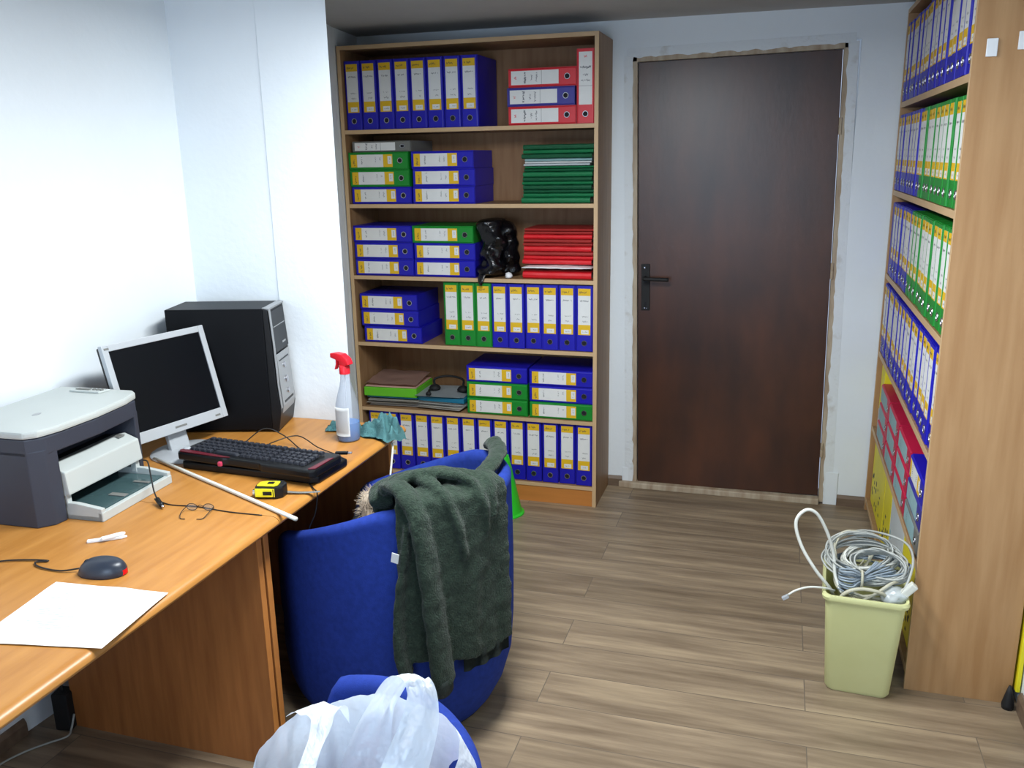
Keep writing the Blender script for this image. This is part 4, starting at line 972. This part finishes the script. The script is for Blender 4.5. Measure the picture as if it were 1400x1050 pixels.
# ------------------------------------------------------------ green knit jacket over the chair rim
def cyl(r, ph, z): return Vector((CH[0]+r*math.cos(ph), CH[1]+r*math.sin(ph), z))
bm = NB()
nu, nv = 60, 60
outer = []
for i in range(nu+1):
    u = i/nu; ph = R(-71+60*u)
    hem = 0.315-0.02*u+0.010*math.sin(u*7)
    row = []
    for j in range(nv+1):
        v = j/nv
        if v < 0.18: k = v/0.18; r = 0.215+0.02*k; z = 0.62+0.145*k
        elif v < 0.34: k = (v-0.18)/0.16; a = PI*(1-k); r = 0.284+0.050*math.cos(a); z = 0.760+0.030*math.sin(a)
        else: k = (v-0.34)/0.66; r = 0.334+0.006*k; z = 0.760+(hem-0.760)*k
        k2 = max(0, (v-0.25)/0.75)
        fold = (0.013*nz(u*4.2+0.4*v, v*1.1, 2)+0.006*nz(u*10, v*1.6, 6))*(0.5+0.9*k2)
        r += max(fold, -0.004) if v > 0.3 else fold*0.4
        z += 0.012*nz(u*6, v*6, 7)*(1 if v < 0.4 else 0.2)
        p = cyl(r, ph, z)
        row.append(p)
    outer.append(row)
grid(bm, outer)
bmesh.ops.recalc_face_normals(bm, faces=bm.faces[:])
bmesh.ops.solidify(bm, geom=bm.faces[:], thickness=0.014)
def fat(pts, r, flat=0.7): tube(bm, pts, r, 14, 8, flat=flat)
# sleeve hanging down the outside, and the front edge beside it
fat([cyl(0.17, R(-81), 0.73), cyl(0.24, R(-75), 0.79), cyl(0.30, R(-67), 0.80), cyl(0.345, R(-61), 0.745), cyl(0.352, R(-58), 0.62), cyl(0.358, R(-56), 0.45), cyl(0.360, R(-54), 0.32), cyl(0.356, R(-53), 0.262)], lambda t: 0.030+0.013*t, 0.55)
fat([cyl(0.330, R(-65), 0.72), cyl(0.340, R(-68), 0.60), cyl(0.342, R(-71), 0.48), cyl(0.342, R(-71), 0.37), cyl(0.338, R(-69), 0.285)], lambda t: 0.020+0.016*t, 0.45)
# rumpled swirl of cloth on top of the rim
fat([cyl(0.15, R(-63), 0.745), cyl(0.20, R(-59), 0.795), cyl(0.27, R(-53), 0.805), cyl(0.325, R(-47), 0.775), cyl(0.344, R(-43), 0.70), cyl(0.345, R(-40), 0.60)], lambda t: 0.027*(1-0.55*t), 0.7)
fat([cyl(0.13, R(-38), 0.745), cyl(0.20, R(-41), 0.80), cyl(0.26, R(-37), 0.812), cyl(0.31, R(-31), 0.79), cyl(0.342, R(-28), 0.73), cyl(0.343, R(-27), 0.65)], lambda t: 0.026*(1-0.6*t), 0.7)
fat([cyl(0.24, R(-15), 0.765), cyl(0.285, R(-19), 0.79), cyl(0.325, R(-22), 0.765), cyl(0.342, R(-23), 0.69)], lambda t: 0.028*(1-0.5*t), 0.65)
fat([cyl(0.23, R(-82), 0.735), cyl(0.19, R(-85), 0.755), cyl(0.195, R(-65), 0.785), cyl(0.22, R(-45), 0.795), cyl(0.26, R(-25), 0.785), cyl(0.285, R(-13), 0.765)], lambda t: 0.033-0.008*t, 0.75)
fat([cyl(0.25, R(-81), 0.775), cyl(0.235, R(-65), 0.81), cyl(0.25, R(-49), 0.822), cyl(0.28, R(-37), 0.812), cyl(0.31, R(-29), 0.785)], lambda t: 0.020-0.004*t, 0.8)
fat([cyl(0.15, R(-84), 0.70), cyl(0.14, R(-88), 0.69), cyl(0.15, R(-68), 0.73), cyl(0.17, R(-43), 0.735), cyl(0.2, R(-23), 0.72)], lambda t: 0.042-0.008*t, 0.8)
# sleeve lying over the back rim
fat([cyl(0.20, R(-20), 0.71), cyl(0.24, R(-2), 0.755), cyl(0.262, R(16), 0.775), cyl(0.283, R(34), 0.775), cyl(0.300, R(50), 0.772), cyl(0.335, R(60), 0.745)], lambda t: 0.034-0.008*t, 0.6)
jk = obj('knit_jacket', bm, 'jacket', smooth=True)
rm = jk.modifiers.new('Remesh', 'REMESH'); rm.mode = 'VOXEL'; rm.voxel_size = 0.0055; rm.use_smooth_shade = True
sm = jk.modifiers.new('Smooth', 'SMOOTH'); sm.iterations = 5; sm.factor = 0.6
tx = bpy.data.textures.new('knit_clouds', 'CLOUDS'); tx.noise_scale = 0.05
dm = jk.modifiers.new('Displace', 'DISPLACE'); dm.texture = tx; dm.strength = 0.012; dm.mid_level = 0.5; dm.texture_coords = 'LOCAL'
tag(jk, 'dark green knit jacket draped over the blue chair back', 'jacket')
def rib(name, ph0, ph1, z0, z1, r0):
    bm = NB(); rows = []; n = 40
    for i in range(n+1):
        ph = R(ph0+(ph1-ph0)*i/n); rows.append([cyl(r0+0.004*math.sin(i*0.5)+0.0006*(i % 2), ph, z) for z in (z0, (z0+z1)/2, z1)])
    grid(bm, rows); bmesh.ops.solidify(bm, geom=bm.faces[:], thickness=0.009)
    o = obj(name, bm, 'hem', jk, smooth=True)
rib('ribbed_hem', -42, -12, 0.262, 0.312, 0.333)
bm = NB(); tube(bm, [cyl(0.356, R(-53.2), 0.285), cyl(0.354, R(-53), 0.238)], 0.040, 14, 3, flat=0.55); obj('ribbed_cuff', bm, 'hem', jk, smooth=True)
bm = NB(); box(bm, (-0.010, -0.001, -0.014), (0.010, 0.001, 0.014), 0.0005)
o = obj('care_label', bm, 'label', jk); o.location = cyl(0.352, R(-70), 0.64)+Vector((-.004, -0.01, 0)); o.rotation_euler = (R(5), R(12), 0)

# dark coat with fur trimmed hood inside the chair
t = thing('winter_coat', 'dark winter coat with fur trimmed hood lying inside the blue chair', 'coat', (CH[0], CH[1], 0.46))
bm = NB(); rows = []
for i in range(21):
    ph = PI/2*i/20; rows.append([((0.185*math.cos(ph)**0.7)*math.cos(a)*(1+0.15*nz(math.cos(a)*2, math.sin(a)*2, i*.1))-0.03, (0.185*math.cos(ph)**0.7)*math.sin(a)*(1+0.15*nz(math.sin(a)*2, math.cos(a)*2, 5)), 0.003+0.17*math.sin(ph)+0.03*nz(math.cos(a)*3, math.sin(a)*3, i*0.2)*math.sin(ph)) for a in [2*PI*k/36 for k in range(36)]])
grid(bm, rows[:-1], closed_u=True, cap=True); obj('coat_body', bm, 'coat', t, smooth=True)
bm = NB(); random.seed(21)
fc_ = Vector((-0.405, -2.045, 0.672))-Vector(t.location)
ax = Vector((0.45, -0.75, 0.50)).normalized(); e1 = ax.orthogonal().normalized(); e2 = ax.cross(e1)
ring = [fc_+(e1*math.cos(a)+e2*math.sin(a))*0.042 for a in [2*PI*k/24 for k in range(24)]]
tube(bm, ring, 0.016, 8, 2, True)
for i in range(1500):
    a = random.uniform(0, 2*PI); rad = (e1*math.cos(a)+e2*math.sin(a)); c0 = fc_+rad*0.042
    b = random.uniform(0, 2*PI); d = (rad*math.cos(b)+ax*math.sin(b)); p = c0+d*0.015
    d2 = (d+Vector([random.uniform(-.5, .5) for _ in range(3)])).normalized()*random.uniform(0.010, 0.022); s = d2.cross(ax+Vector((.1, .2, .3))).normalized()*0.0008
    bm.faces.new([bm.verts.new(q) for q in (p-s, p+s, p+d2)])
obj('fur_trim', bm, 'fur', t, recalc=False)
# support fabric of the hood reaching down to the coat
bm = NB(); tube(bm, [fc_-ax*0.01, fc_-ax*0.05+Vector((0, 0, -0.02)), Vector((-0.05, -0.03, 0.11)), Vector((-0.03, 0, 0.05))], lambda q: 0.040+0.035*q, 16, 6); obj('hood', bm, 'coat', t, smooth=True)

wire('cable', 'white cable hanging from the far desk corner down into the blue chair', [(-0.575, -1.60, DZ-0.028), (-0.556, -1.62, DZ-0.04), (-0.55, -1.65, DZ-0.09), (-0.545, -1.68, DZ-0.16), (-0.52, -1.71, DZ-0.26), (-0.50, -1.73, 0.50), (-0.485, -1.75, 0.467)], 0.0035, 'cablew')
# bright green cone by the bookcase
t = thing('plastic_cone', 'bright green plastic cone on the floor behind the blue chair', 'cone', (-0.535, -0.48, 0))
bm = NB(); lathe(bm, [(0.085, 0.0), (0.088, 0.006), (0.080, 0.012), (0.028, 0.26), (0.022, 0.285), (0.0, 0.29)], 32); obj('cone_body', bm, 'cone', t, smooth=40)
bm = NB(); lathe(bm, [(0.092, 0.0), (0.092, 0.005), (0.086, 0.010)], 32); obj('base_rim', bm, 'cone', t, smooth=40)

# ------------------------------------------------------------ white carrier bag on the near chair
BC = Vector((0.085, -3.215, 0.468))
t = thing('carrier_bag', 'crumpled white plastic carrier bag standing on the near blue chair', 'bag', BC)
lipw = [(0.255, -3.20, 0.79), (0.215, -3.10, 0.815), (0.15, -3.075, 0.83), (0.087, -3.075, 0.834), (0.03, -3.08, 0.813), (-0.01, -3.10, 0.806), (-0.036, -3.12, 0.803), (-0.058, -3.16, 0.780),
        (-0.056, -3.20, 0.765), (-0.045, -3.27, 0.755), (0.0, -3.34, 0.76), (0.09, -3.365, 0.775), (0.18, -3.345, 0.78), (0.235, -3.28, 0.78)]
lip = [p-BC for p in catmull(lipw, 8, True)]
bm = NB(); rows = []; n = len(lip); m = 36
for j in range(m+1):
    v = j/m; row = []
    for i, L in enumerate(lip):
        a = math.atan2(L.y, L.x); cx, cy = math.cos(a), math.sin(a)
        b_ = Vector((0.115*cx, 0.10*cy, 0.002)); k = v**0.8
        p = b_.lerp(L, k); p.z = 0.002+(L.z-0.002)*v
        bulge = 1+0.20*math.sin(PI*v)**0.8
        cr = 0.075*nz(cx*2.2+5, cy*2.2, v*1.8)+0.05*nz(cx*6, cy*6, v*3.0)+0.022*nz(cx*15, cy*15, v*6)
        w_ = 1-v**6*0.6
        row.append((p.x*(bulge+cr*2.0*w_), p.y*(bulge+cr*2.0*w_), p.z))
    rows.append(row)
vs = grid(bm, rows, closed_u=True); bm.faces.new(vs[0][::-1]); obj('bag_body', bm, 'film', t, smooth=True)
def ribbon(bm, pts, widths, side, curl=0.35, k=10, seed=0):
    pp = catmull(pts, k); m = len(pp); rows = []
    for i, p in enumerate(pp):
        tt = i/(m-1); q = tt*(len(widths)-1); j = min(int(q), len(widths)-2); w = widths[j]+(widths[j+1]-widths[j])*(q-j)
        tg = (pp[min(i+1, m-1)]-pp[max(i-1, 0)]).normalized(); s = Vector(side(tt)) if callable(side) else Vector(side)
        s = (s-tg*s.dot(tg)).normalized(); nn = tg.cross(s)
        rows.append([p+s*w*(c/6-0.5)+nn*(curl*w*(0.25-(c/6-0.5)**2)+0.012*nz(c*0.9, tt*5, seed)) for c in range(7)])
    grid(bm, rows)
def W_(*ps): return [Vector(p)-BC for p in ps]
vdir = (Vector((0.05, -3.15, 0.8))-Vector((0.636, -4.13, 1.62))).normalized()
bm = NB()   # standing loop on the right
ribbon(bm, W_((0.075, -3.12, 0.70), (0.085, -3.10, 0.775), (0.108, -3.10, 0.838), (0.140, -3.115, 0.888), (0.172, -3.14, 0.916), (0.200, -3.165, 0.914), (0.206, -3.19, 0.880), (0.196, -3.225, 0.830), (0.185, -3.25, 0.77), (0.17, -3.26, 0.68)),
       [0.085, 0.060, 0.034, 0.026, 0.028, 0.040, 0.052, 0.062, 0.08, 0.10], lambda q: (0.9, 0.45, -0.25+0.5*(q > 0.5)), 0.5, seed=2)
obj('handle', bm, 'film', t, smooth=True)
bm = NB()   # slumped loop on the left
ribbon(bm, W_((0.005, -3.115, 0.80), (0.025, -3.13, 0.825), (0.040, -3.16, 0.838), (0.052, -3.20, 0.832), (0.062, -3.25, 0.82), (0.07, -3.31, 0.79), (0.07, -3.35, 0.74)),
       [0.10, 0.07, 0.034, 0.024, 0.028, 0.05, 0.09], (1, 0.3, 0.1), 0.7, seed=5)
obj('handle', bm, 'film', t, smooth=True)
bm = NB(); box(bm, (-0.085, -0.05, 0.0), (0.03, 0.045, 0.20), 0.006); o = obj('cardboard_box', bm, 'grey', loc=BC+Vector((-0.03, 0.01, 0.012)), rot=(0, R(4), R(20))); tag(o, 'small grey box inside the white carrier bag', 'box')
bm = lump([(0, 0, 0.0), (0.01, 0, 0.08), (0.0, 0.01, 0.19), (0, 0, 0.22)], [0.05, 0.06, 0.055, 0.03], seed=3, amp=0.15); o = obj('red_package', bm, 'fold_red', smooth=60, loc=BC+Vector((0.065, -0.045, 0.006))); tag(o, 'red package inside the white carrier bag', 'package')

# ------------------------------------------------------------ pale yellow bin of cables
bt = thing('waste_bin', 'pale yellow square plastic bin full of cables by the oak bookcase', 'bin', (0.945, -1.47, 0), R(-3))
def rsq(hx, hy, r, n=6):
    out = []
    for qx, qy, a0 in ((1, 1, 0), (-1, 1, 90), (-1, -1, 180), (1, -1, 270)):
        for k in range(n+1):
            a = R(a0+90*k/n); out.append((qx*(hx-r)+r*math.cos(a), qy*(hy-r)+r*math.sin(a)))
    return out
bm = NB(); rows = []
lev = [(0.088, 0.098, 0.0), (0.0935, 0.104, 0.012), (0.112, 0.135, 0.322), (0.120, 0.143, 0.324), (0.122, 0.145, 0.334), (0.119, 0.142, 0.342), (0.112, 0.135, 0.340), (0.108, 0.131, 0.32), (0.090, 0.100, 0.016)]
for hx, hy, z in lev: rows.append([(x, y, z) for x, y in rsq(hx, hy, 0.024)])
vs = grid(bm, rows, closed_u=True); bm.faces.new(vs[0][::-1]); bm.faces.new(vs[-1]); obj('bin_body', bm, 'bin', bt, smooth=35)
BCN = Vector((0.945, -1.47, 0))
random.seed(31)
def coil(cen, rx, ry, tilt_, turns, r, m, label, group, spread=0.02, seed=1, az=0, n=6):
    random.seed(seed); pts = []; T = turns*10
    ct, st = math.cos(tilt_), math.sin(tilt_)
    for i in range(T+1):
        a = 2*PI*i/10; tt = i/T
        k = 1+0.22*nz(i*0.13, seed)+random.uniform(-0.05, 0.05)
        x = rx*k*math.cos(a); y = ry*k*math.sin(a); z = spread*(2*nz(i*0.21, seed+4)+random.uniform(-0.35, 0.35))
        y, z = y*ct-z*st, y*st+z*ct
        X = x*math.cos(az)-y*math.sin(az); Y = x*math.sin(az)+y*math.cos(az)
        pts.append(Vector(cen)+Vector((X, Y, z)))
    bm = NB(); tube(bm, pts, r, n, 5); o = obj('network_cable', bm, m, smooth=True); return tag(o, label, 'cable', group)
coil(BCN+Vector((-0.002, 0.00, 0.40)), 0.112, 0.072, R(35), 11, 0.0030, 'cableg', 'grey network cable coiled in big loops on top of the bin', None, 0.025, 2)
coil(BCN+Vector((0.02, 0.01, 0.375)), 0.105, 0.06, R(12), 9, 0.0030, 'cablebl', 'bluish grey cable wound among the grey loops in the bin', None, 0.022, 5, R(-8))
coil(BCN+Vector((-0.02, 0.02, 0.425)), 0.095, 0.055, R(55), 7, 0.0028, 'cableg', 'thin grey cable loops standing highest over the bin', None, 0.018, 9, R(10))
coil(BCN+Vector((0.0, -0.01, 0.33)), 0.080, 0.095, R(4), 7, 0.0042, 'cableb', 'beige cable coiled lowest inside the bin rim', None, 0.02, 12)
coil(BCN+Vector((0.015, 0.03, 0.395)), 0.085, 0.05, R(25), 8, 0.0032, 'cablew', 'pale grey cable loops filling the middle of the bin top', None, 0.035, 17, R(25))
coil(BCN+Vector((0.035, -0.02, 0.40)), 0.080, 0.045, R(40), 8, 0.0030, 'cableg', 'grey cable loops slumped toward the right rim of the bin', None, 0.03, 23, R(-25))
coil(BCN+Vector((-0.04, 0.04, 0.415)), 0.065, 0.06, R(70), 5, 0.0030, 'cableb', 'beige cable loops standing at the back left of the bin', None, 0.03, 29, R(30))
bm = NB()
random.seed(14)
for i in range(15):           # tied bundle seen end on at the front left
    a = 2*PI*i/15; r1 = 0.010+0.014*(i % 3)/2
    base = BCN+Vector((-0.045, -0.075, 0.375))
    p = [base+Vector((-0.035, 0.02+r1*math.cos(a)*0.6, r1*math.sin(a)*1.5-0.012)), base+Vector((-0.03, -0.012, 0.0))+Vector((0, r1*math.cos(a), 1.4*r1*math.sin(a))), base+Vector((0.0, -0.018+r1*math.cos(a), 1.6*r1*math.sin(a))), base+Vector((0.03, 0.0, 0.004))+Vector((0, 0.5*r1*math.cos(a), 0.6*r1*math.sin(a))), base+Vector((0.10+0.03*math.cos(a*2), 0.05, 0.01+0.03*math.sin(a)))]
    tube(bm, p, 0.0030, 6, 6)
ob = obj('cable_bundle', bm, 'cablebl', smooth=True); tag(ob, 'tied bundle of blue grey cable at the bin front left', 'cable')
bm = NB(); b0 = BCN+Vector((-0.017, -0.078, 0.377)); tube(bm, [b0+Vector((0, 0.022*math.cos(a), 0.026*math.sin(a))) for a in [2*PI*k/12 for k in range(12)]], 0.004, 6, 3, True); o = obj('cable_tie', bm, 'cableb', ob, smooth=True)
def at(dx, dy, z): return BCN+Vector((dx, dy, z))
wire('power_cable', 'thick white cable arching out of the bin on the left', [at(-0.085, -0.05, 0.29), at(-0.108, -0.09, 0.345), at(-0.150, -0.10, 0.40), at(-0.195, -0.09, 0.47), at(-0.215, -0.08, 0.54), at(-0.190, -0.07, 0.578), at(-0.155, -0.06, 0.565), at(-0.12, -0.05, 0.50), at(-0.098, -0.045, 0.43), at(-0.09, -0.06, 0.37), at(-0.07, -0.09, 0.33)], 0.0052, 'cablew', 'cable')
wire('power_cable', 'thick beige cable arched over the front of the bin contents', [at(-0.085, -0.11, 0.31), at(-0.06, -0.125, 0.352), at(-0.02, -0.122, 0.366), at(0.03, -0.118, 0.36), at(0.055, -0.10, 0.335), at(0.06, -0.08, 0.30)], 0.0055, 'cableb', 'cable')
wire('power_cable', 'second beige cable crossing the first one inside the bin rim', [at(-0.03, -0.11, 0.31), at(0.02, -0.105, 0.345), at(0.06, -0.09, 0.375), at(0.09, -0.05, 0.37), at(0.10, 0.0, 0.34)], 0.005, 'cableb', 'cable')
wire('network_cable', 'grey cable sweeping around the right rim of the bin', [at(0.07, -0.12, 0.33), at(0.10, -0.10, 0.37), at(0.125, -0.04, 0.42), at(0.125, 0.03, 0.445), at(0.09, 0.09, 0.45), at(0.0, 0.10, 0.46), at(-0.07, 0.06, 0.455)], 0.0038, 'cableg')
t = thing('network_cable', 'loose network cable end with clear plug sticking out of the bin', 'cable')
bm = NB(); tube(bm, [at(-0.09, -0.08, 0.33), at(-0.125, -0.11, 0.350), at(-0.17, -0.13, 0.356), at(-0.205, -0.145, 0.348), at(-0.225, -0.15, 0.334)], 0.0032, 8); obj('cord', bm, 'cablew', t, smooth=True)
bm = NB(); box(bm, (-0.010, -0.006, -0.005), (0.010, 0.006, 0.005), 0.0015, rot=Matrix.Translation(at(-0.233, -0.153, 0.326)) @ Matrix.Rotation(R(-35), 4, 'Y')); obj('plug', bm, 'monsilver', t)
bm = lump([(0, 0, 0), (0.01, 0, 0.03), (0.02, 0, 0.06)], [0.02, 0.03, 0.022], n=16, k=8, seed=8, freq=30); o = obj('plastic_wrap', bm, 'wrap', smooth=60, loc=at(0.055, -0.085, 0.315), rot=(0, R(25), 0)); tag(o, 'crumpled clear plastic wrap at the front right inside the bin', 'wrap')
bm = NB(); box(bm, (-0.011, -0.012, -0.05), (0.011, 0.012, 0.05), 0.004, rot=Matrix.Translation(at(0.095, -0.10, 0.35)) @ Matrix.Rotation(R(40), 4, 'Y')); o = obj('socket_strip', bm, 'cablew'); tag(o, 'pale plastic socket block leaning on the right rim of the bin', 'socket')

# ------------------------------------------------------------ under the near desk
wire('cable', 'thin pale cable lying on the floor under the near desk', [(-1.285, -2.36, 0.05), (-1.287, -2.375, 0.012), (-1.28, -2.40, 0.0035), (-1.31, -2.44, 0.0035), (-1.345, -2.49, 0.0035), (-1.37, -2.56, 0.0035), (-1.375, -2.70, 0.0035)], 0.003, 'cableg')
t = thing('power_adapter', 'black power adapter on the floor between left wall and desk panel', 'adapter', (-1.318, -2.355, 0), R(10))
bm = NB(); box(bm, (-0.025, -0.025, 0), (0.025, 0.025, 0.12), 0.006); obj('adapter_body', bm, 'blackm', t)
bm = NB(); tube(bm, [(0, 0, 0.118), (-0.01, 0.0, 0.16), (-0.04, 0.0, 0.24), (-0.055, 0.01, 0.36), (-0.05, 0.01, 0.5)], 0.004, 8); obj('adapter_cord', bm, 'cablek', t, smooth=True)
